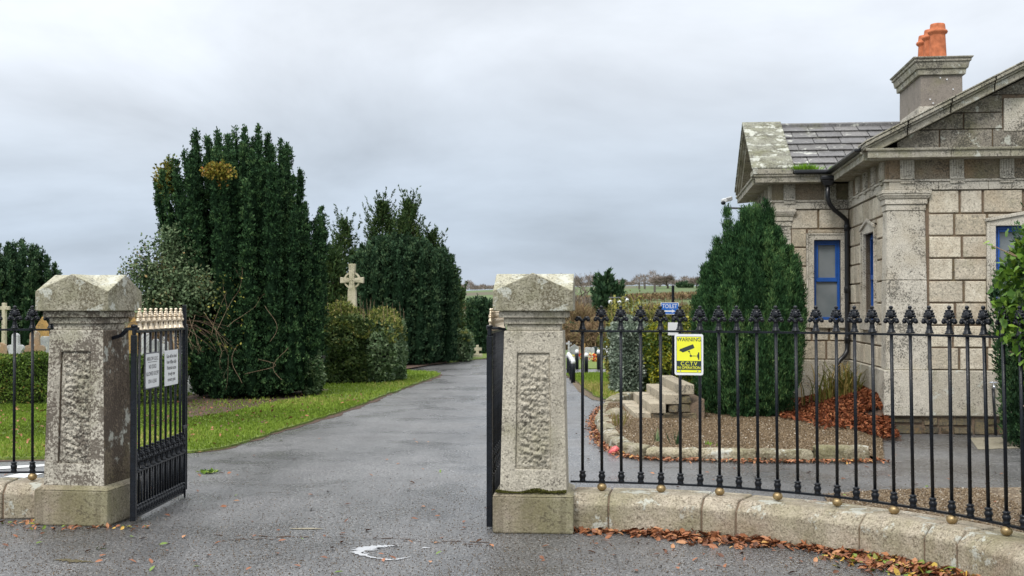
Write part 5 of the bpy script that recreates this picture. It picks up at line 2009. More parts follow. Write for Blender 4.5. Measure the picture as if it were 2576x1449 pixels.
# --- twigs and brambles at the left foot of the big yew
def blob_leaves(name, c, r, n, L, W, mat, parent=None, seed=1, hollow=.5, tone_shift=0.0):
    U = rand_unit(n)
    rad = RNG.uniform(hollow, 1, n) ** .7
    nf = Noise3(seed, 2.6)
    rad = rad * (1 + .28 * nf(U * 1.5))
    P = np.array(c) + U * rad[:, None] * np.array(r)
    D = RNG.normal(size=(n, 3)) + U * .5
    nf2 = Noise3(seed + 3, 7)
    return leaves(name, P, D, RNG.uniform(.6, 1.3, n) * L, W, mat, parent, np.clip(RNG.normal(size=n) * .2 + .5 + tone_shift + .2 * nf2(P), 0, 1))


br = tag(empty('bramble_shrub', (-5.95, 21.0, 0)), 'straggling grey-green bramble leaning on the left side of the largest yew', 'shrub')
for (c, r, n, sd_) in (((.05, 0, 2.20), (.60, .40, .58), 3600, 1), ((.38, -.1, 1.95), (.55, .38, .48), 3000, 2), ((-.32, 0, 2.1), (.42, .3, .42), 1300, 3), ((.12, 0, 2.72), (.36, .25, .38), 900, 4), ((-.1, .05, 1.7), (.5, .3, .34), 1700, 5)):
    blob_leaves('foliage', c, r, n, .062, .040, M['bramble'], br, seed=sd_, hollow=.15)
blob_leaves('dead_foliage', (-.02, .15, 1.45), (.46, .3, .42), 2600, .07, .016, M['brownbrush'], br, seed=9, hollow=.1)
tb = MB(); r_ = random.Random(12)
for i in range(70):
    a = r_.uniform(-.5, PI + .2)
    x0, y0 = r_.uniform(-.2, .3), r_.uniform(-.1, .3)
    L_ = r_.uniform(.6, 1.25)
    pts = []
    for k in range(7):
        t = k / 6
        pts.append((x0 + math.cos(a) * L_ * t * (.8 + .3 * t), y0 - .2 * t * r_.random(), 1.3 + math.sin(max(a, .3) if a < PI / 2 else PI - min(a, PI - .3)) * L_ * 1.25 * t - .45 * t * t * (1 if i % 3 else 2)))
    tb.tube(pts, [.010 - .0012 * k for k in range(7)], seg=4)
for i in range(14):
    pts = [(-.25 - .1 * k + r_.uniform(-.03, .03), r_.uniform(-.1, .1), 2.0 + .13 * k - .035 * k * k + i * .03) for k in range(6)]
    tb.tube(pts, [.007, .006, .005, .004, .003, .002], seg=4)
tb.tube([(.1, .1, 0), (.05, .1, .8), (0, .05, 1.6)], [.05, .04, .03], seg=6)
tb.build('stems', M['twig'], br, recalc=False)
# sparse leaves along the arching shoots at the far left
P = np.stack([RNG.uniform(-.85, -.35, 420), RNG.uniform(-.1, .1, 420), np.zeros(420)], 1)
P[:, 2] = 2.05 + (P[:, 0] + .85) * 1.2 + RNG.normal(size=420) * .16
leaves('sparse_leaves', P, rand_unit(420), .05, .034, M['bramble'], br)
bt = tag(empty('bare_bramble', (-4.9, 20.75, 0)), 'tangle of pale leafless bramble stems hanging on the front of the largest yew', 'bramble')
tb = MB()


def twig(p, d, ln, rad, depth):
    """a forking, tapering bramble shoot"""
    pts = [Vector(p)]
    d = Vector(d).normalized()
    for k in range(4):
        d = (d + Vector((r_.uniform(-.16, .16), r_.uniform(-.08, .08), r_.uniform(-.16, .08)))).normalized()
        pts.append(pts[-1] + d * ln / 4)
        if depth < 3 and k and r_.random() < .62:
            twig(pts[-1], d + Vector((r_.uniform(-.9, .9), r_.uniform(-.3, .1), r_.uniform(-.5, .5))), ln * r_.uniform(.35, .6), rad * .6, depth + 1)
    tb.tube(pts, [rad, rad * .85, rad * .7, rad * .55, rad * .3], seg=4)


for (x, z, dx, dz, L_) in ((-.22, 1.15, .1, 1, .95), (-.12, 1.25, .35, .9, .9), (-.35, 1.55, .55, -.8, 1.0), (-.5, 1.5, -.1, -.9, .6), (.05, 1.3, .6, .75, .7), (-.6, 1.45, .15, -.8, .5), (-.15, 1.3, .1, -.9, .5), (-.7, 1.6, -.5, .5, .4)):
    twig((x, -.02, z), (dx, -.05, dz), L_ * .85, .0042, 0)
for (x, z0_, z1_, b_) in ((.80, 1.05, 1.65, .12), (1.0, .4, .95, -.15), (.60, .75, .5, .3), (.25, 1.0, .35, -.1)):
    tb.tube([(x + b_ * math.sin(t * 4), -.12, z0_ + (z1_ - z0_) * t) for t in [k / 8 for k in range(9)]], .003, seg=4)
tb.build('stems', M['pale_twig'], bt, recalc=False)
n = 110
P = np.stack([RNG.uniform(-.45, .35, n), RNG.uniform(-.15, .0, n), RNG.uniform(.9, 2.2, n)], 1)
leaves('foliage', P, rand_unit(n), .05, .035, M['yellowshrub'], bt)

iv = tag(empty('autumn_creeper', at(548, 432, 20.75)), 'patch of orange and yellow creeper high on the front of the largest yew', 'creeper')
blob_leaves('foliage', (0, 0, 0), (.28, .12, .17), 900, .055, .042, M['orangeivy'], iv, seed=4, hollow=.05)
blob_leaves('lower_foliage', (.05, .06, -.20), (.10, .08, .13), 150, .05, .04, M['orangeivy'], iv, seed=5, hollow=.05)
iv = tag(empty('brown_creeper', at(418, 462, 21.9)), 'brown and olive creeper crowning the left shoulder of the largest yew', 'creeper')
blob_leaves('foliage', (0, 0, 0), (.22, .25, .38), 1500, .06, .045, M['orangeivy'], iv, seed=6, hollow=.05, tone_shift=-.3)
blob_leaves('upper_foliage', (.09, 0, .28), (.13, .15, .25), 420, .06, .045, M['laurel'], iv, seed=7, hollow=.05, tone_shift=.2)

# --- ivy over the right end of the railing
LT = [(0, .32, .05), (0, 0, 0), (.30, -.14, -.02), (.52, .16, -.05), (.34, .36, 0), (.36, .62, -.03), (0, 1.0, -.08), (-.36, .62, -.03), (-.34, .36, 0), (-.52, .16, -.05), (-.30, -.14, -.02)]
LF = [(0, i, i + 1) for i in range(1, 10)] + [(0, 10, 1)]
ivb = tag(empty('ivy_bush', (3.20, 7.28, 0)), 'bright green ivy spilling over the right end of the long railing', 'ivy')
n = 4000
U = rand_unit(n)
zc = .25 + 1.93 * RNG.random(n) ** .7
rw = np.interp(zc, [.25, .6, 1.0, 1.25, 1.5, 1.9, 2.18], [.09, .10, .13, .20, .29, .27, .10])
a_ = RNG.random(n) * 2 * PI
rad = rw * np.sqrt(RNG.uniform(.3, 1, n)) * (1 + .2 * np.sin(a_ * 3 + zc * 7))
sh = np.interp(zc, [.25, 1.0, 1.3, 2.18], [.10, .09, .05, .01])
P = np.stack([np.cos(a_) * rad + sh, np.sin(a_) * rad, zc], 1)
stamp('foliage', LT, LF, P, RNG.uniform(.028, .060, n), M['ivy'], ivb, np.clip(RNG.normal(size=n) * .22 + .48, 0, 1), tilt=1.1)
tb = MB()
for i in range(26):
    z = r_.uniform(.5, 2.1); a = r_.uniform(0, 6.28)
    tb.tube([(.08, 0, z - .3), (.08 + .15 * math.cos(a), .15 * math.sin(a), z), (.08 + .30 * math.cos(a), .3 * math.sin(a), z + .1)], [.008, .005, .003], seg=5)
tb.tube([(.1, 0, 0), (.08, 0, 1.1), (.08, 0, 2.0)], [.03, .025, .012], seg=7)
tb.tube([(-.12, 0, 1.93), (-.20, -.02, 1.95), (-.31, -.03, 2.0), (-.36, -.03, 2.02)], [.004, .004, .003, .002], seg=5)
tb.build('stems', M['pale_twig'], ivb, recalc=False)
P = np.array([(-.36, -.03, 2.02), (-.34, -.03, 2.0), (-.28, -.03, 1.93), (-.20, -.02, 1.87), (-.38, -.03, 2.03), (-.25, -.03, 2.1)])
stamp('stray_leaves', LT, LF, P, [.045, .03, .045, .045, .04, .05], M['ivy'], ivb, np.array([.7, .9, .8, .75, .85, .5]), tilt=.6)
bushy('dark_bush', 'dark yew bush half hidden behind the bright ivy', (3.60, 8.15, 0), [(0, .05), (.8, .08), (1.15, .26), (1.5, .34), (1.85, .30), (2.12, .12), (2.2, .04)], 70, .06, .3, M['yew'], 34, 8, .035, .012, cat='yew bush')

# ================================================================== gravel bed, kerb, steps
kerb_pts = [tuple(gnd(u, v)[:2]) for u, v in ((1560, 1013), (1532, 1024), (1512, 1048), (1503, 1072), (1512, 1102), (1538, 1130), (1578, 1148), (1625, 1156), (1750, 1160), (1950, 1163), (2120, 1163), (2240, 1162))]
kpath = resample(kerb_pts, .02)
KL = (len(kpath) - 1) * .02


def sweep(path, s0, s1, prof, org, gap=.006, step=5):
    i0, i1 = int(s0 / .02), min(int(s1 / .02), len(path) - 1)
    n = max(2, (i1 - i0) // step)
    V, F = [], []
    for q in range(n + 1):
        i = int(round(i0 + (i1 - i0) * q / n))
        x, y, tx, ty = path[i]
        g = gap if q == 0 else (-gap if q == n else 0)
        for o_, z in prof:
            V.append((x + tx * g + ty * o_ - org[0], y + ty * g - tx * o_ - org[1], z))
    m_ = len(prof)
    for q in range(n):
        for k in range(m_):
            F.append((q * m_ + k, q * m_ + (k + 1) % m_, (q + 1) * m_ + (k + 1) % m_, (q + 1) * m_ + k))
    F.append(tuple(range(m_))); F.append(tuple(range(n * m_, n * m_ + m_))[::-1])
    return V, F


kb = tag(empty('stone_kerb', (kerb_pts[6][0], kerb_pts[6][1], 0)), 'rough granite kerb stones edging the gravel bed', 'kerb')
org = kerb_pts[6]
s = 0.0; kr = random.Random(3)
lens = [.42, .36, .40, .55, .75, .46, .95, .52, .50, .60, .52, .6, .6, .6]
i = 0
while s < KL - .2:
    e = min(KL, s + lens[min(i, len(lens) - 1)]); h = .140 + kr.uniform(-.025, .03) + (.05 if s < 1.2 else 0)
    w_ = .15 + (.10 if s < 1.6 else 0)
    o_ = kr.uniform(-.02, .02); V, F = sweep(kpath, s, e, [(o_, 0), (o_ + kr.uniform(-.01, .02), h * .5), (o_ + kr.uniform(-.01, .012), h - .025), (o_ - .025, h), (-w_ * .5, h + .004), (-w_, h + .008), (-w_ - .01, 0)], org, .016, 4)
    V = [(x + kr.uniform(-.012, .012), y + kr.uniform(-.012, .012), z + (kr.uniform(-.010, .010) if z > .02 else 0)) for x, y, z in V]
    b = MB(); b.add(V, F, kr.random()); b.build('kerb_stone', M['kerb'], kb, bevel=.016, seg=2)
    s = e; i += 1

house_m = Matrix.Translation(house.location) @ Matrix.Rotation(HA, 4, 'Z')
hp = lambda x, y: tuple((house_m @ Vector((x, y, 0)))[:2])
inner = [(p[0] - p[3] * .10, p[1] + p[2] * .10) for p in kpath[::10]]
bed = inner + [hp(-.10, .0), hp(-.04, WD), hp(XA, WD - .02), (3.4, 18.5), (1.7, 18.4)]


def bed_z(x, y):
    t = min(1, max(0, (y - 13.1) / 4.2))
    h = .105 + .055 * t + .012 * math.sin(x * 3) * math.sin(y * 2.3)
    k0, k1 = kerb_pts[-1], hp(-.10, .0)
    if y < k1[1]:
        xe = k0[0] + (k1[0] - k0[0]) * max(0, (y - k0[1] - .15)) / (k1[1] - k0[1] - .15) + .03 * math.sin(y * 9)
        h = .006 + (h - .006) * min(1, max(0, (xe - x) / .40))
    return h


gx = np.arange(1.0, 6.2, .045); gy = np.arange(12.8, 19.0, .045)
Vg = [(x, y, bed_z(x, y)) for y in gy for x in gx]
cxg, cyg = np.meshgrid(gx[:-1] + .022, gy[:-1] + .022)
okc = inpoly(np.stack([cxg.ravel(), cyg.ravel()], 1), bed).reshape(len(gy) - 1, len(gx) - 1)
Fg = []
for j in range(len(gy) - 1):
    for i in range(len(gx) - 1):
        if okc[j, i]:
            a = j * len(gx) + i; Fg.append((a, a + 1, a + len(gx) + 1, a + len(gx)))
tag(npmesh('gravel_bed', Vg, Fg, M['gravel'], smooth=True), 'raised brown gravel bed before the lodge', kind='structure')
OCT = [(.5, 0, 0), (-.5, 0, 0), (0, .45, 0), (0, -.45, 0), (0, 0, .35), (0, 0, -.35)]
OCF = [(0, 2, 4), (2, 1, 4), (1, 3, 4), (3, 0, 4), (2, 0, 5), (1, 2, 5), (3, 1, 5), (0, 3, 5)]
P = scatter_poly(bed, 60000, (1.2, 5.6), (13.0, 18.5))
P = np.c_[P, [bed_z(x, y) + .004 for x, y in P]]
tag(stamp('pebbles', OCT, OCF, P, RNG.uniform(.010, .028, len(P)), M['pebble'], tone=np.clip(RNG.beta(2, 3, len(P)) * 1.1, 0, 1)), 'brown and white pebbles covering the gravel bed', kind='stuff')
# gravel strip behind the railing
strip = G((2068, 1244), (2190, 1236), (2330, 1231), (2600, 1226), (2700, 1320), (2560, 1330), (2300, 1290))
strip = G((2070, 1246), (2190, 1237), (2330, 1232), (2700, 1227)) + [(4.4, 6.6), (3.25, 6.9), (3.13, 7.3), (2.95, 7.75), (2.68, 8.15), (2.36, 8.52)]
sheet('gravel_strip', strip, .012, M['gravel'], 'brown gravel strip between the railing and the lodge path')
P = scatter_poly(strip, 26000); P = P[P[:, 0] < 4.2]
P = np.c_[P, np.full(len(P), .014)]
tag(stamp('pebbles', OCT, OCF, P, RNG.uniform(.008, .024, len(P)), M['pebble'], tone=np.clip(RNG.beta(2, 3, len(P)) * 1.1, 0, 1)), 'pebbles of the gravel strip behind the railing', kind='stuff')

st = tag(empty('stone_steps', (1.9, 16.3, 0)), 'flight of pale stone steps climbing behind the cypress towards the lodge', 'steps')
xs_ = [1.484, 1.662, 1.862, 2.06, 2.26, 2.44]
zs_ = [.150, .222, .348, .470, .600]
for k in range(5):
    b = MB()
    x0, x1 = xs_[k] - 1.9, xs_[k + 1] - 1.9
    b.box(x0 - (.02 if k else 0), x1, .0, 2.2, max(.0, zs_[k] - .135) if k else 0, zs_[k], hr.random())
    b.build('step', M['step'], st, bevel=.012, seg=2)
b = MB(); fr_ = random.Random(8)
for row in range(4):
    x = 1.80 - 1.9
    while x < .42:
        w_ = fr_.uniform(.09, .32)
        z0_, z1_ = row * .115, row * .115 + .108
        lim_ = np.interp(x + 1.9, [1.662, 1.862, 2.06, 2.26, 4.0], [.05, .16, .26, .38, .44])
        if z1_ < lim_ + .13:
            j = lambda s_=.042: fr_.uniform(-s_, s_)
            z1_ = min(z1_, lim_ + .08)
            b.hexa([(x + .006, -.01 + j(), z0_), (x + w_ - .006, -.01 + j(), z0_), (x + w_, .2, z0_), (x, .2, z0_), (x + .008 + j(.01), .01 + j(), z1_ + j(.01)), (x + w_ - .01 + j(.01), .01 + j(), z1_ + j(.01)), (x + w_, .2, z1_), (x, .2, z1_)], fr_.random())
        x += w_
b.build('rubble_flank', M['rubble'], st, bevel=.014, seg=2)
b = MB(); b.hexa([(-.2, .03, 0), (.68, .03, 0), (.68, 2.2, 0), (-.2, 2.2, 0), (-.2, .03, .06), (.68, .03, .40), (.68, 2.2, .40), (-.2, 2.2, .06)]); b.build('core', M['mortar'], st)
for (u, v, Y, s_, l) in ((1549, 1035, 16.9, (.17, .14, .13), 'squat pale boulder at the foot of the stone steps'), (1536, 1058, 15.9, (.16, .13, .09), 'flat pale boulder inside the left end of the kerb')):
    c = at(u, v, Y)
    b = MB(); b.ball((0, 0, 0), s_, 9, 6)
    b.v = [(x * (1 + kr.uniform(-.13, .13)), y * (1 + kr.uniform(-.13, .13)), z * (1 + kr.uniform(-.1, .1))) for x, y, z in b.v]
    o = b.build('boulder', M['kerb'], None, bevel=.01); o.location = (c.x, Y, s_[2] * .6 + .03); tag(o, l, 'boulder')

# bulbs and small plants
def shoots(name, label, u, v, n, h, mat, w=.014, spread=.05, cat='plant'):
    c = gnd(u, v, .12)
    root = tag(empty(name, (c.x, c.y, bed_z(c.x, c.y))), label, cat)
    P = np.stack([RNG.normal(size=n) * spread, RNG.normal(size=n) * spread, np.full(n, -.01)], 1)
    D = np.c_[P[:, :2] * 4 + RNG.normal(size=(n, 2)) * .12, np.ones(n)]
    leaves('blades', P, D, RNG.uniform(.6, 1.1, n) * h, w, mat, root, fold=.3)
    return root


shoots('bulb_shoots', 'green bulb shoots poking through the front of the gravel bed, the left clump', 1652, 1110, 9, .17, M['glaucous'], .020, .022)
shoots('bulb_shoots', 'darker green bulb shoots in the gravel just right of the other clump', 1703, 1118, 10, .19, M['yew'], .020, .022)
shoots('grass_clump', 'thin pale grass clump inside the curved end of the kerb', 1556, 1078, 26, .26, M['crocosmia'], .010, .04)
shoots('tiny_shoots', 'tiny pale sprouts near the kerb below the cypress', 1790, 1118, 8, .07, M['brightgrass'], .012, .04)
cro = tag(empty('crocosmia', (4.72, 17.35, .22)), 'green and orange strap-leaved plant against the lodge side wall', 'plant')
n = 240
a_ = RNG.random(n) * 2 * PI
V, F, T = [], [], []
for i in range(n):
    x0, y0 = RNG.normal() * .20, RNG.normal() * .14
    L_, h = RNG.uniform(.3, .7), RNG.uniform(.35, .80)
    ca, sa = math.cos(a_[i]), math.sin(a_[i])
    w_ = .012
    b0 = len(V)
    for k in range(5):
        t = k / 4
        r_x = x0 + ca * L_ * t * t; r_y = y0 + sa * L_ * t * t * .6; z = h * (t * 1.7 - t * t * .9)
        ww = w_ * (1 - t * .85)
        V += [(r_x - sa * ww, r_y + ca * ww, z), (r_x + sa * ww, r_y - ca * ww, z)]
    for k in range(4): F.append((b0 + 2 * k, b0 + 2 * k + 1, b0 + 2 * k + 3, b0 + 2 * k + 2))
    T += [RNG.random()] * 10
npmesh('leaves', V, F, M['crocosmia'], cro, T)

# ================================================================== fallen leaves
LLV = [(0, -.5, .02), (.20, -.18, .09), (.24, .15, .11), (0, .55, .03), (-.24, .15, .11), (-.20, -.18, .09), (0, 0, 0)]
LLF = [(6, 0, 1), (6, 1, 2), (6, 2, 3), (6, 3, 4), (6, 4, 5), (6, 5, 0)]
# drift along the outside of the curved plinth
tot = (len(fineR) - 1) * .02
def drift(n, s_lo, s_hi, spread, tones, zmax=.05, base=.20):
    s_ = RNG.uniform(s_lo, s_hi, n)
    off = base + np.abs(RNG.normal(size=n)) * spread
    P = np.zeros((n, 3))
    for i in range(n):
        x, y, tx, ty = fineR[min(int(s_[i] / .02), len(fineR) - 1)]
        P[i] = (x + ty * off[i], y - tx * off[i], 0)
    P[:, 2] = .006 + RNG.random(n) * zmax * np.exp(-((off - base) / spread) ** 2 * .7)
    return P, tones(n)


brn = lambda n: np.clip(RNG.beta(1.5, 1.7, n) * .88, 0, .92)
mixd = lambda n: np.where(RNG.random(n) < .22, RNG.uniform(.90, 1, n), brn(n))
S = lambda u: s_of_u(fineR, u)
segs = [drift(80, S(1450), S(1600), .06, brn, .02), drift(200, S(1600), S(1720), .09, brn, .03), drift(330, S(1700), S(1960), .14, brn, .035), drift(130, S(1930), S(2150), .07, brn, .02),
        drift(260, S(2120), S(2260), .13, mixd, .035), drift(440, S(2240), S(2460), .16, mixd, .045), drift(330, S(2430), tot, .15, mixd, .04), drift(60, .1, tot, .5, brn, .0)]
P = np.concatenate([a for a, b in segs]); T = np.concatenate([b for a, b in segs])
tag(stamp('fallen_leaves', LLV, LLF, P, .028 + .065 * RNG.random(len(P)) ** 1.6, M['litter'], tone=T, tilt=.42), 'drift of brown fallen leaves along the foot of the curved wall', kind='stuff')
# drift in front of the bed kerb
n = 1900
ks = RNG.uniform(.7, KL, n); off = np.abs(RNG.normal(size=n)) * .07
P = np.zeros((n, 3))
for i in range(n):
    x, y, tx, ty = kpath[min(int(ks[i] / .02), len(kpath) - 1)]
    P[i] = (x + ty * (off[i] + .01), y - tx * (off[i] + .01), .008 + RNG.random() * .03)
tag(stamp('fallen_leaves', LLV, LLF, P, RNG.uniform(.03, .06, n), M['litter'], tone=np.clip(RNG.beta(2, 2, n) * .93, 0, 1), tilt=.4), 'red-brown fallen leaves along the bed kerb', kind='stuff')
# heap against the lodge
def heap_z(a, c):
    """height over the bed at house-space (a, c)"""
    f = max(0.0, 1 + a * .92) * min(1.0, max(0.0, (c + 1.0) / 1.3))
    return .30 * f ** 1.3


n = 26000
q = np.stack([RNG.uniform(-1.35, -.03, n), RNG.uniform(-.95, 2.65, n)], 1)
keep = RNG.random(n) < np.clip(1.5 + q[:, 0] * 1.1 + .3 * np.sin(q[:, 1] * 3), 0, 1) * np.clip((q[:, 1] + 1.0) * 1.6, 0, 1)
q = q[keep]
P = np.array([[*hp(a, c), 0] for a, c in q])
P[:, 2] = [bed_z(x, y) + .02 + heap_z(a_, c_) + RNG.random() * .035 for (x, y, _), (a_, c_) in zip(P, q)]
gv = []
nx_, ny_ = 12, 20
for j in range(ny_ + 1):
    for i in range(nx_ + 1):
        a, c = -1.25 + 1.24 * i / nx_, -.9 + 3.6 * j / ny_
        x, y = hp(a, c); gv.append((x, y, bed_z(x, y) - .02 + heap_z(a, c)))
gf = [(j * (nx_ + 1) + i, j * (nx_ + 1) + i + 1, (j + 1) * (nx_ + 1) + i + 1, (j + 1) * (nx_ + 1) + i) for j in range(ny_) for i in range(nx_)]
tag(npmesh('leaf_mound', gv, gf, M['soil'], smooth=True), 'soil under the leaf heap beside the lodge', kind='structure')
tag(stamp('leaf_heap', LLV, LLF, P, .03 + .05 * RNG.random(len(P)), M['litter_red'], tilt=.75), 'deep heap of red-brown leaves against the lodge side wall', kind='stuff')
# single leaves blown over tarmac and grass
n = 300
uu = RNG.uniform(-100, 2650, n); vv_ = 1100 + 349 * RNG.random(n) ** .8
P = np.array([[*gnd(u, v)[:2], .010] for u, v in zip(uu, vv_)])
P = np.concatenate([P, np.array([[*gnd(u, v)[:2], .010] for u, v in ((1237, 1376), (1522, 1386), (1090, 1286), (875, 1271), (700, 1337), (945, 1356), (640, 1351), (860, 1349), (596, 1198), (30, 1325), (60, 1327), (20, 1322), (100, 1331), (44, 1336), (205, 1329))])])
tn = brn(len(P)); tn[:n // 12] = .97
ondr = ~(inpoly(P, bed) | ((P[:, 1] < 9.7) & (P[:, 1] > 8.6) & (np.abs(P[:, 0] - .17) < .4)))
P, tn = P[ondr], tn[ondr]
tag(stamp('fallen_leaves', LLV, LLF, P, RNG.uniform(.030, .062, len(P)), M['litter'], tone=tn, tilt=.25), 'single leaves blown across the tarmac', kind='stuff')
P = view_filter(scatter_poly(lawn1, 5000, None, (13, 22))); P = P[:520]
P = np.c_[P, np.full(len(P), .065)]
tag(stamp('fallen_leaves', LLV, LLF, P, RNG.uniform(.035, .065, len(P)), M['litter'], tone=brn(len(P)) * .75, tilt=.5), 'brown leaves scattered on the left lawn', kind='stuff')
# leaves at the foot of the left pier and wall
n = 160
P = np.stack([RNG.uniform(-5.2, -2.7, n), np.zeros(n), np.full(n, .012)], 1)
P[:, 1] = 9.20 - np.abs(RNG.normal(size=n)) * .10 + np.where(P[:, 0] < -3.6, .2, .0) - .10
tag(stamp('fallen_leaves', LLV, LLF, P, RNG.uniform(.025, .06, n), M['litter'], tone=mixd(n), tilt=.4), 'few leaves at the foot of the stained pier', kind='stuff')
# grit on the tarmac
n = 14000
u = RNG.uniform(-60, 2600, n); v = 1180 + 269 * RNG.random(n) ** .7
P = np.array([[*gnd(a, b_)[:2], .002] for a, b_ in zip(u, v)])
P = P[~((P[:, 1] > 8.62) & (inpoly(P, strip) | ((P[:, 0] > .4) & (P[:, 0] < 3.2) & (P[:, 1] < 9.3)))) ]
tag(stamp('grit', OCT, OCF, P, RNG.uniform(.004, .011, len(P)), M['pebble'], tone=np.clip(RNG.beta(1.2, 3, len(P)), 0, 1)), 'loose grit on the tarmac', kind='stuff')
c = gnd(1543, 1142)
b = MB(); b.ball((0, 0, 0), (.055, .035, .05), 9, 6); b.v = [(x + .02 * math.sin(z * 60), y, z * (1 + .2 * math.sin(x * 90))) for x, y, z in b.v]
o = b.build('crumpled_wrapper', M['pinkwrap']); o.location = (c.x, c.y - .05, .045); tag(o, 'crumpled red and white wrapper among leaves by the kerb', 'litter')
n = 60
c = gnd(522, 1190)
P = np.stack([c.x + RNG.normal(size=n) * .05, c.y + RNG.normal(size=n) * .04, np.full(n, .012)], 1)
o = leaves('fallen_sprig', P, np.c_[RNG.normal(size=(n, 2)), np.full(n, .3)], .05, .03, M['ivy']); tag(o, 'green leafy sprig lying on the drive by the gate', 'sprig')

# ================================================================== graves and crosses
def arc(cx, cz, r, a0, a1, n=8):
    return [(cx + r * math.cos(R(a0 + (a1 - a0) * k / n)), cz + r * math.sin(R(a0 + (a1 - a0) * k / n))) for k in range(n + 1)]


def headstone(u, vtop, Y, wpx, kind, mat, label, z=0.0, base=True, name='headstone'):
    """a headstone whose top is at (u, vtop) when it stands Y metres away"""
    c = at(u, vtop, Y); k = Y / FPX; w = wpx * k / 2; H = c.z - z
    root = tag(empty(name, (c.x, Y, z), R(random.uniform(-8, 8))), label, 'gravestone')
    hb = .12 if base else 0
    if kind == 'round': prof = [(-w, hb), (w, hb)] + arc(0, H - w, w, 0, 180)
    elif kind == 'flat': prof = [(-w, hb), (w, hb), (w, H - .03), (w * .8, H), (-w * .8, H), (-w, H - .03)]
    elif kind == 'scroll': prof = [(-w * .8, hb), (w * .8, hb), (w * .72, H * .60)] + arc(w * .62, H * .72, w * .38, -60, 120) + arc(0, H - w * .42, w * .42, 20, 160) + arc(-w * .62, H * .72, w * .38, 60, 240) + [(-w * .72, H * .60)]
    elif kind == 'peak': prof = [(-w, hb), (w, hb), (w, H * .82), (0, H), (-w, H * .82)]
    elif kind == 'twin': prof = [(-w * .75, hb), (w * .75, hb), (w * .72, H * .5)] + arc(w * .62, H * .66, w * .38, -70, 110) + arc(0, H - w * .45, w * .45, 10, 170) + arc(-w * .62, H * .66, w * .38, 70, 250) + [(-w * .72, H * .5)]
    else:   # cross
        t = w * .32; zc_ = H - w * .95
        prof = [(-t * 1.2, hb), (t * 1.2, hb), (t, zc_ - t), (w, zc_ - t), (w, zc_ + t), (t, zc_ + t), (t, H), (-t, H), (-t, zc_ + t), (-w, zc_ + t), (-w, zc_ - t), (-t, zc_ - t)]
    b = MB(); b.prismy(prof, -.045, .045); b.build('slab', mat, root, bevel=.008)
    if base:
        b = MB(); b.box(-w * 1.15, w * 1.15, -.12, .12, 0, hb - .002); b.build('base', mat, root, bevel=.01)
    return root


W_, G_, B_, C_ = M['whitestone'], M['greystone'], M['brownstone'], M['crossstone']
headstone(11, 762, 27, 28, 'cross', C_, 'tall lichened stone cross at the far left edge', name='stone_cross')
headstone(2, 862, 25, 36, 'round', B_, 'rounded orange-stained headstone at the far left edge')
headstone(40, 838, 25, 44, 'scroll', W_, 'white scroll-topped headstone behind the box hedge left of the stained pier')
headstone(88, 832, 25.5, 52, 'twin', B_, 'brown headstone with rounded shoulders just left of the stained pier')
headstone(108, 796, 29, 34, 'peak', M['orange_lichen'], 'orange-lichened stone rising behind the brown shouldered headstone')
headstone(118, 846, 28, 30, 'flat', G_, 'grey headstone half hidden by the stained pier')
headstone(337, 797, 30, 30, 'peak', M['orange_lichen'], 'orange-lichened stone between the stained pier and the gate post')
headstone(368, 838, 28, 22, 'flat', W_, 'white slab seen between the first bars of the open gate')
headstone(392, 852, 27, 18, 'round', G_, 'small grey rounded headstone seen through the open gate')
headstone(412, 846, 28.5, 26, 'peak', W_, 'peaked white headstone seen through the open gate above the first notice')
headstone(440, 838, 27.5, 20, 'flat', B_, 'brown slab seen through the open gate above the second notice')
headstone(459, 836, 29, 14, 'round', W_, 'narrow white headstone near the free end of the open gate')
headstone(477, 862, 28, 26, 'peak', W_, 'white peaked headstone just right of the free end of the gate')
headstone(1201, 868, 39, 22, 'cross', C_, 'small pale stone cross beside the far end of the drive', name='stone_cross')
# the big grey-white memorial under the yew
c = gnd(482, 994)
mm = tag(empty('memorial', (c.x, c.y + .25, 0), R(-6)), 'grey-white memorial block on a stepped base left of the largest yew', 'gravestone')
b = MB(); b.hexa([(-.30, -.25, 0), (.24, -.25, 0), (.24, .25, 0), (-.30, .25, 0), (-.30, -.25, .20), (.24, -.25, .20), (.24, .25, .20), (-.30, .25, .20)])
b.hexa([(-.30, -.25, .202), (.24, -.25, .202), (.24, .25, .202), (-.30, .25, .202), (-.20, -.15, .27), (.13, -.15, .27), (.13, .15, .27), (-.20, .15, .27)])
b.build('stepped_base', W_, mm, bevel=.008)
b = MB(); b.box(-.22, .13, -.12, .12, .272, .66); b.build('block', W_, mm, bevel=.01)
b = MB()
for k in range(6): b.box(-.02 , .11 - .02 * (k % 3), -.1225, -.1202, .60 - k * .045, .612 - k * .045)
b.build('inscription', M['grey_edge'], mm)
b = MB(); b.box(-.16, .02, -.1, .1, .662, .74); b.build('top_block', W_, mm, bevel=.008)

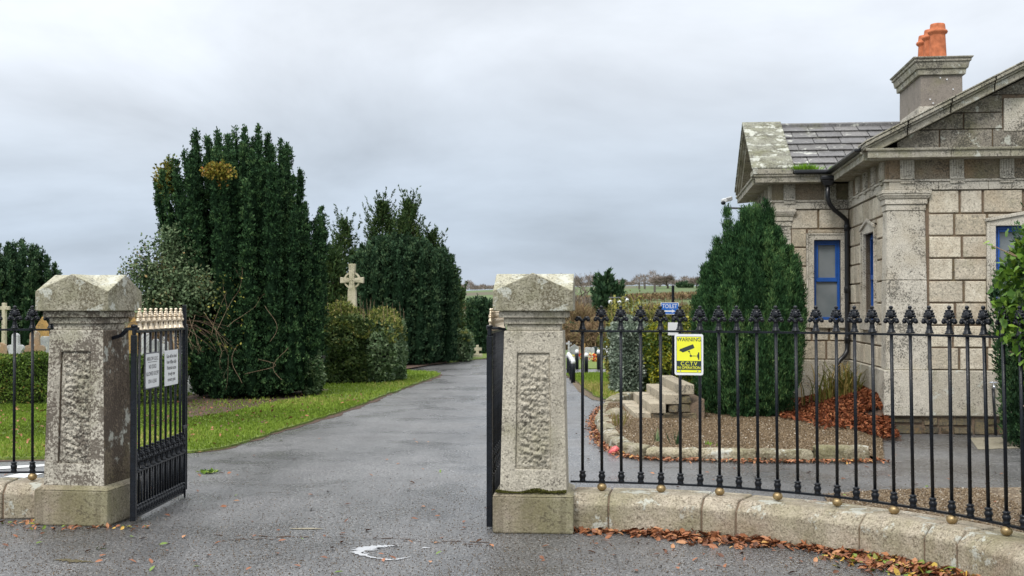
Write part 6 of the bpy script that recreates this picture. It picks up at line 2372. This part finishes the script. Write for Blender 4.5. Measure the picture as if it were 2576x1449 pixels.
# celtic cross
kz = 32 / FPX
cc = tag(empty('celtic_cross', ((886 - 1288) * kz, 32, 0), R(-4)), 'tall ringed celtic cross standing behind the dark green hedge block', 'cross')
zc_ = 1.65 + 65 * kz
b = MB()
t = .095
b.prismy([(-.15, .5), (.15, .5), (.105, zc_ - .30), (.07, zc_ - .10), (-.07, zc_ - .10), (-.105, zc_ - .30)], -.08, .08)
b.prismy([(-.07, zc_ - .10), (.07, zc_ - .10), (.07, zc_ + .13), (.085, zc_ + .38), (.095, zc_ + .43), (-.095, zc_ + .43), (-.085, zc_ + .38), (-.07, zc_ + .13)], -.08, .08)
for s_ in (-1, 1):
    b.prismy([(s_ * .071, zc_ - .055), (s_ * .29, zc_ - .078), (s_ * .305, zc_ - .078), (s_ * .305, zc_ + .078), (s_ * .29, zc_ + .078), (s_ * .071, zc_ + .055)], -.08, .08)
b.build('cross', C_, cc, bevel=.01)
b = MB()
for q in range(4):
    V, F = [], []
    n = 7
    for k in range(n + 1):
        a = R(90 * q + 20 + 50 * k / n)
        for rr_ in (.178, .218):
            for y in (-.05, .05): V.append((rr_ * math.cos(a), y, zc_ + rr_ * math.sin(a)))
    for k in range(n):
        i = 4 * k
        F += [(i, i + 4, i + 5, i + 1), (i + 2, i + 3, i + 7, i + 6), (i, i + 2, i + 6, i + 4), (i + 1, i + 5, i + 7, i + 3)]
    b.add(V, F)
b.build('ring', C_, cc, recalc=True)
b = MB(); b.hexa([(-.32, -.25, 0), (.32, -.25, 0), (.32, .25, 0), (-.32, .25, 0), (-.2, -.14, .5), (.2, -.14, .5), (.2, .14, .5), (-.2, .14, .5)]); b.build('pedestal', C_, cc, bevel=.012)
b = MB(); b.box(-.02, .02, -.088, -.081, zc_ - .22, zc_ + .30); b.box(-.20, .20, -.088, -.081, zc_ - .02, zc_ + .02); b.build('carving', C_, cc, bevel=.004)

# graves seen through the long railing
for (u, vt, Y, w_, kd, mt, lb) in ((1431, 858, 38, 14, 'cross', W_, 'small white cross right behind the central pier'),
                                   (1445, 866, 37, 22, 'peak', G_, 'grey peaked gravestone just right of the central pier'),
                                   (1455, 871, 38.5, 11, 'flat', B_, 'beige upright gravestone behind the nearest bollards'),
                                   (1468, 863, 39, 9, 'round', M['orange_lichen'], 'pinkish figure-like gravestone top in the grave row'),
                                   (1483, 874, 37, 25, 'flat', W_, 'white flat-topped gravestone in the middle of the grave row'),
                                   (1497, 872, 38, 10, 'flat', M['signdark'], 'black polished gravestone in the grave row'),
                                   (1507, 874, 39, 16, 'round', G_, 'grey rounded gravestone left of the green-roofed shelter'),
                                   (1527, 876, 37, 34, 'flat', G_, 'wide grey gravestone below the green-roofed shelter'),
                                   (1548, 872, 38, 18, 'round', W_, 'pale gravestone beside the silvery shrub')):
    headstone(u, vt, Y, w_, kd, mt, lb)
c = at(1525, 874, 41)
hs = tag(empty('green_roofed_shelter', (c.x, 41, 0)), 'tiny white shelter with a green gabled roof among the graves', 'shelter')
b = MB(); b.box(-.19, .19, -.15, .15, 0, c.z); b.prismy([(-.19, c.z + .001), (.19, c.z + .001), (0, c.z + .15)], -.15, .15); b.build('wall', M['white'], hs)
b = MB()
for s_ in (-1, 1): b.prismy([(s_ * .25, c.z - .05), (0, c.z + .18), (0, c.z + .22), (s_ * .27, c.z - .02)], -.2, .2)
b.build('roof', M['hutgreen'], hs)
b = MB(); b.box(-.10, -.02, -.156, -.151, c.z - .06, c.z + .05); b.box(.02, .10, -.156, -.151, c.z - .06, c.z + .05); b.build('window', M['signdark'], hs)
fc = ['bunch of red flowers left of the middle graves', 'bunch of white flowers on the nearest grave', 'pot of yellow and red flowers before the white gravestone', 'white and pink flowers at the foot of the wide grey gravestone', 'orange flowers beside the black gravestone']
for k, (u, v) in enumerate(((1455, 905), (1440, 911), (1484, 909), (1533, 911), (1497, 912))):
    c = gnd(u, v)
    o = blob_leaves('flower_bunch', (0, 0, .10), (.12, .08, .10), 70, .07, .06, M['flowers'], seed=k, tone_shift=[-.5, .15, -.2, .1, -.3][k]); o.location = (c.x, c.y, .02); tag(o, fc[k], 'flowers')

# bollards
bl = [(1441.7, 963, 'nearest black bollard with a white cap, just right of the central pier'), (1438, 955, 'second nearest white-capped bollard behind the central pier'), (1435.2, 948, 'third white-capped bollard of the receding line behind the central pier'),
      (1432.6, 943, 'fourth white-capped bollard of the receding line behind the central pier'), (1430.2, 939, 'farthest white-capped bollard of the receding line behind the central pier'),
      (1451.3, 928.6, 'white-capped bollard in front of the grey peaked gravestone'), (1474.8, 940.7, 'white-capped bollard standing in the middle of the pale path'), (1505.9, 929.6, 'white-capped bollard before the black polished gravestone'), (1528.7, 936, 'white-capped bollard nearest the silvery shrub')]
pb = None
for u, v, lb in bl:
    c = gnd(u, v)
    if pb is None:
        pb = empty('bollard', c)
        b = MB(); b.lathe([(.048, 0), (.048, .40), (.04, .41)], seg=12); b.build('post', M['iron'], pb, smooth=True)
        b = MB(); b.lathe([(.050, .412), (.050, .47), (.035, .505), (.01, .515)], seg=12); b.build('white_cap', M['white'], pb, smooth=True)
        o = pb
    else:
        o = copy_tree(pb)
    o.location = (c.x, c.y, 0)
    tag(o, lb, 'bollard', 'white-capped bollards along the path')

# ================================================================== beyond the cemetery
def bare_tree(name, label, loc, H, Rc, seed, mat='baretwig', n=1500, L=.5, W=.02, cat='bare tree', group=None, low=.28):
    root = tag(empty(name, loc), label, cat, group)
    r = random.Random(seed)
    tb = MB()
    tips = []
    def grow(p, d, ln, rad, depth):
        e = p + d * ln
        tb.tube([p, (p + e) / 2 + Vector((r.uniform(-.04, .04), r.uniform(-.04, .04), 0)) * ln, e], [rad, rad * .8, rad * .62], seg=5 if depth < 2 else 3)
        if depth >= 4:
            tips.append(e); return
        for k in range(3 if depth < 3 else 2):
            nd_ = (d + Vector((r.uniform(-.7, .7), r.uniform(-.7, .7), r.uniform(-.1, .5)))).normalized()
            grow(e, nd_, ln * r.uniform(.62, .8), rad * .6, depth + 1)
    grow(Vector((0, 0, -.3)), Vector((0, 0, 1)), H * low, H * .022, 0)
    s_ = H / max(t.z for t in tips) * .93
    sx = Rc / max(max(abs(t.x), abs(t.y)) for t in tips)
    tb.v = [(x * sx, y * sx, z * s_) for x, y, z in tb.v]
    tips = np.array([(t.x * sx, t.y * sx, t.z * s_) for t in tips])
    tb.build('trunk', M['bark'], root, recalc=False)
    idx = RNG.integers(0, len(tips), n)
    P = tips[idx] + RNG.normal(size=(n, 3)) * Rc * .09
    D = nrm(P - np.array([0, 0, H * .35])) + RNG.normal(size=(n, 3)) * .4
    leaves('crown', P, D, RNG.uniform(.4, 1.1, n) * L, W, M[mat], root)
    return root


def tz(x, y): return terrain_z(x, y)
def stand(u, Y): 
    x = (u - 1288) / FPX * Y
    return (x, Y, tz(x, Y))
def top_h(u, v, Y): return at(u, v, Y).z - tz((u - 1288) / FPX * Y, Y)

# bank of bare and brown trees beyond the graves
lst = [(1450, 775, 62, 1.6), (1478, 790, 70, 1.8), (1508, 800, 60, 1.3), (1590, 790, 66, 1.6), (1625, 775, 72, 1.7), (1660, 770, 64, 1.5), (1700, 772, 70, 1.7), (1742, 760, 68, 1.8), (1425, 770, 74, 1.9), (1475, 715, 150, 5), (1440, 735, 120, 3)]
names_ = ['brown leafless tree directly behind the central pier cap', 'brown leafless thicket left of the dark spreading conifer', 'low brown leafless tree under the dark spreading conifer', 'leafless tree right of the dark spreading conifer', 'leafless tree behind the straggly yellow shrub, its left one',
          'leafless tree behind the toilet sign post', 'leafless tree between the toilet post and the cypress', 'leafless tree just left of the cypress top', 'leafless tree hidden mostly by the central pier', 'tall pale bare tree on the slope left of the dark spreading conifer', 'grey bare tree on the slope next to the central pier']
for k, (u, v, Y, rc) in enumerate(lst):
    bare_tree('bare_tree', names_[k], stand(u, Y), top_h(u, v, Y), rc, 100 + k, 'brownbrush' if k < 9 else 'baretwig', n=1900 if Y < 100 else 1300, L=.55 if Y < 100 else 1.0, W=.03 if Y < 100 else .05, low=.16)
brn_l = ['brown brushwood bank behind the graves, its left half', 'brown brushwood bank behind the graves, its right half', 'brown scrub behind the headstones at the far left', 'brown scrub seen through the bars of the open gate']
for k, (u, v, Y, rx, n) in enumerate(((1480, 815, 52, 1.6, 5200), (1600, 812, 54, 2.0, 5200), (90, 800, 46, 2.2, 4500), (400, 800, 44, 1.5, 4500))):
    p = stand(u, Y); h = top_h(u, v, Y)
    rt = tag(empty('brushwood', p), brn_l[k], 'scrub')
    blob_leaves('twigs', (0, 0, h * .45), (rx, 1.0, h * .6), n, .28, .035, M['brownbrush'], rt, seed=k, hollow=.2)
    cb = MB(); cb.ball((0, .3, h * .35), (rx * .85, .7, h * .45), 12, 8); cb.build('inner_twigs', M['bark'], rt)
# spreading dark conifer
p = stand(1522, 84)
conifer('spreading_conifer', 'dark spreading conifer beyond the graves, left of the floodlights', p, top_h(1540, 706, 84), 1.75, 31, M['yew_far'], 220, L=.42, n_leaf=60, cat='conifer', z_low=.02)
conifer('spreading_conifer', 'dark conifer limb reaching right beside the floodlights', stand(1552, 86), top_h(1560, 722, 86), .95, 32, M['yew_far'], 120, L=.38, n_leaf=50, cat='conifer', z_low=.02)
conifer('conifer', 'low dark conifer behind the grave row near the central pier', stand(1436, 56), top_h(1436, 828, 56), .8, 33, M['yew_far'], 110, L=.25, cat='conifer', z_low=.02)

# floodlight frame
fl = tag(empty('floodlight_frame', stand(1555, 57)), 'three floodlights on a crossbar between yellowish poles, beyond the graves', 'floodlights')
z_ = lambda v: at(1555, v, 57).z - fl.location.z
X_ = lambda u: (u - 1555) / FPX * 57
b = MB(); b.tube([(X_(1546), 0, 0), (X_(1546), 0, z_(742))], .055, seg=8); b.build('pole', M['yellowpole'], fl)
b = MB(); b.tube([(X_(1567), .1, 0), (X_(1567), .1, z_(745))], .055, seg=8); b.build('pole', M['yellowpole'], fl)
b = MB(); b.tube([(X_(1532), -.08, z_(749)), (X_(1577), -.08, z_(749))], .03, seg=6); b.build('crossbar', M['grey_edge'], fl)
for u, v in ((1535, 761), (1557, 762), (1576, 757)):
    b = MB(); b.lathe([(.04, .0), (.09, .07), (.10, .18), (.02, .22)], (X_(u), -.15, z_(v) - .1), seg=10); b.build('lamp', M['camwhite'], fl, smooth=True)
# power line poles on the hill
def hpole(u0, u1, vt, Y, lb):
    c = stand((u0 + u1) / 2, Y); rt = tag(empty('power_pole', c), lb, 'power pole'); h = top_h((u0 + u1) / 2, vt, Y); k = Y / FPX
    d = (u1 - u0) * k / 2
    for s_ in ((-1, 1) if u1 > u0 else (0,)):
        b = MB(); b.tube([(s_ * d, 0, -.3), (s_ * d, 0, h)], .36, seg=6); b.build('pole', M['pole'], rt)
    b = MB(); b.tube([(-d - 1.6, 0, h - .5), (d + 1.6, 0, h - .5)], .17, seg=4); b.build('crossarm', M['pole'], rt)
hpole(1553, 1567, 702, 400, 'H-shaped power pole behind the dark spreading conifer')
hpole(1608, 1622, 710, 420, 'H-shaped power pole on the field left of the toilet sign')
hpole(1647, 1647, 712, 380, 'single power pole left of the round bare tree')
hpole(1660, 1660, 712, 460, 'single power pole touching the round bare tree')
# trees of the skyline
bare_tree('bare_tree', 'large round bare tree on the skyline above the toilet sign', stand(1680, 430), top_h(1680, 700, 430), 5.6, 300, n=1500, L=1.9, W=.13, low=.2)
bare_tree('bare_tree', 'slim bare tree on the skyline left of the power poles', stand(1645, 450), top_h(1645, 707, 450), 1.4, 301, n=700, L=1.6, W=.25, low=.2)
bare_tree('bare_tree', 'bare skyline tree just left of the cypress', stand(1752, 430), top_h(1752, 706, 430), 3.6, 302, n=900, L=1.7, W=.13, low=.2)
bare_tree('bare_tree', 'wide bare skyline tree just right of the central pier cap', stand(1476, 330), top_h(1476, 697, 330), 4.6, 303, n=1300, L=1.5, W=.10, low=.2)
p = stand(1725, 440); rt = tag(empty('evergreen_tree', p), 'dark round evergreen on the skyline between two bare trees', 'evergreen')
h = top_h(1725, 711, 440)
blob_leaves('crown', (0, 0, h * .5), (2.9, 2.9, h * .52), 2600, .9, .6, M['yew_far'], rt, seed=8, hollow=.3)
b = MB(); b.tube([(0, 0, -.3), (0, 0, h * .5)], .3, seg=6); b.ball((0, 0, h * .45), (2.4, 2.4, h * .4), 10, 7); b.build('trunk', M['bark'], rt)
# hedgerow and wood along the ridge, too far to count
n = 26000
x = RNG.uniform(-120, 190, n); y = 545 + RNG.normal(size=n) * 5 + 12 * np.sin(x * .03)
hh = 2.6 + 1.6 * np.sin(x * .12) + 1.4 * np.sin(x * .31 + 1) + 1.0 * np.sin(x * .9)
P = np.stack([x, y, np.array([tz(a, c_) for a, c_ in zip(x, y)]) + RNG.random(n) * np.maximum(.8, hh)], 1)
D = RNG.normal(size=(n, 3)); D[:, 2] = np.abs(D[:, 2]) + .6
tag(leaves('distant_wood', P, D, 1.6, .22, M['baretwig'], tone=np.clip(RNG.random(n) * .8, 0, 1)), 'brown leafless wood along the skyline', kind='stuff')
n = 16000
x = RNG.uniform(-90, 130, n); y = 300 + RNG.normal(size=n) * 2 + 20 * np.sin(x * .02)
P = np.stack([x, y, np.array([tz(a, c_) for a, c_ in zip(x, y)]) + RNG.random(n) * 1.5], 1)
D = RNG.normal(size=(n, 3)); D[:, 2] = np.abs(D[:, 2]) + .6
tag(leaves('field_hedges', P, D, .9, .35, M['brownbrush']), 'hedges between the far fields', kind='stuff')
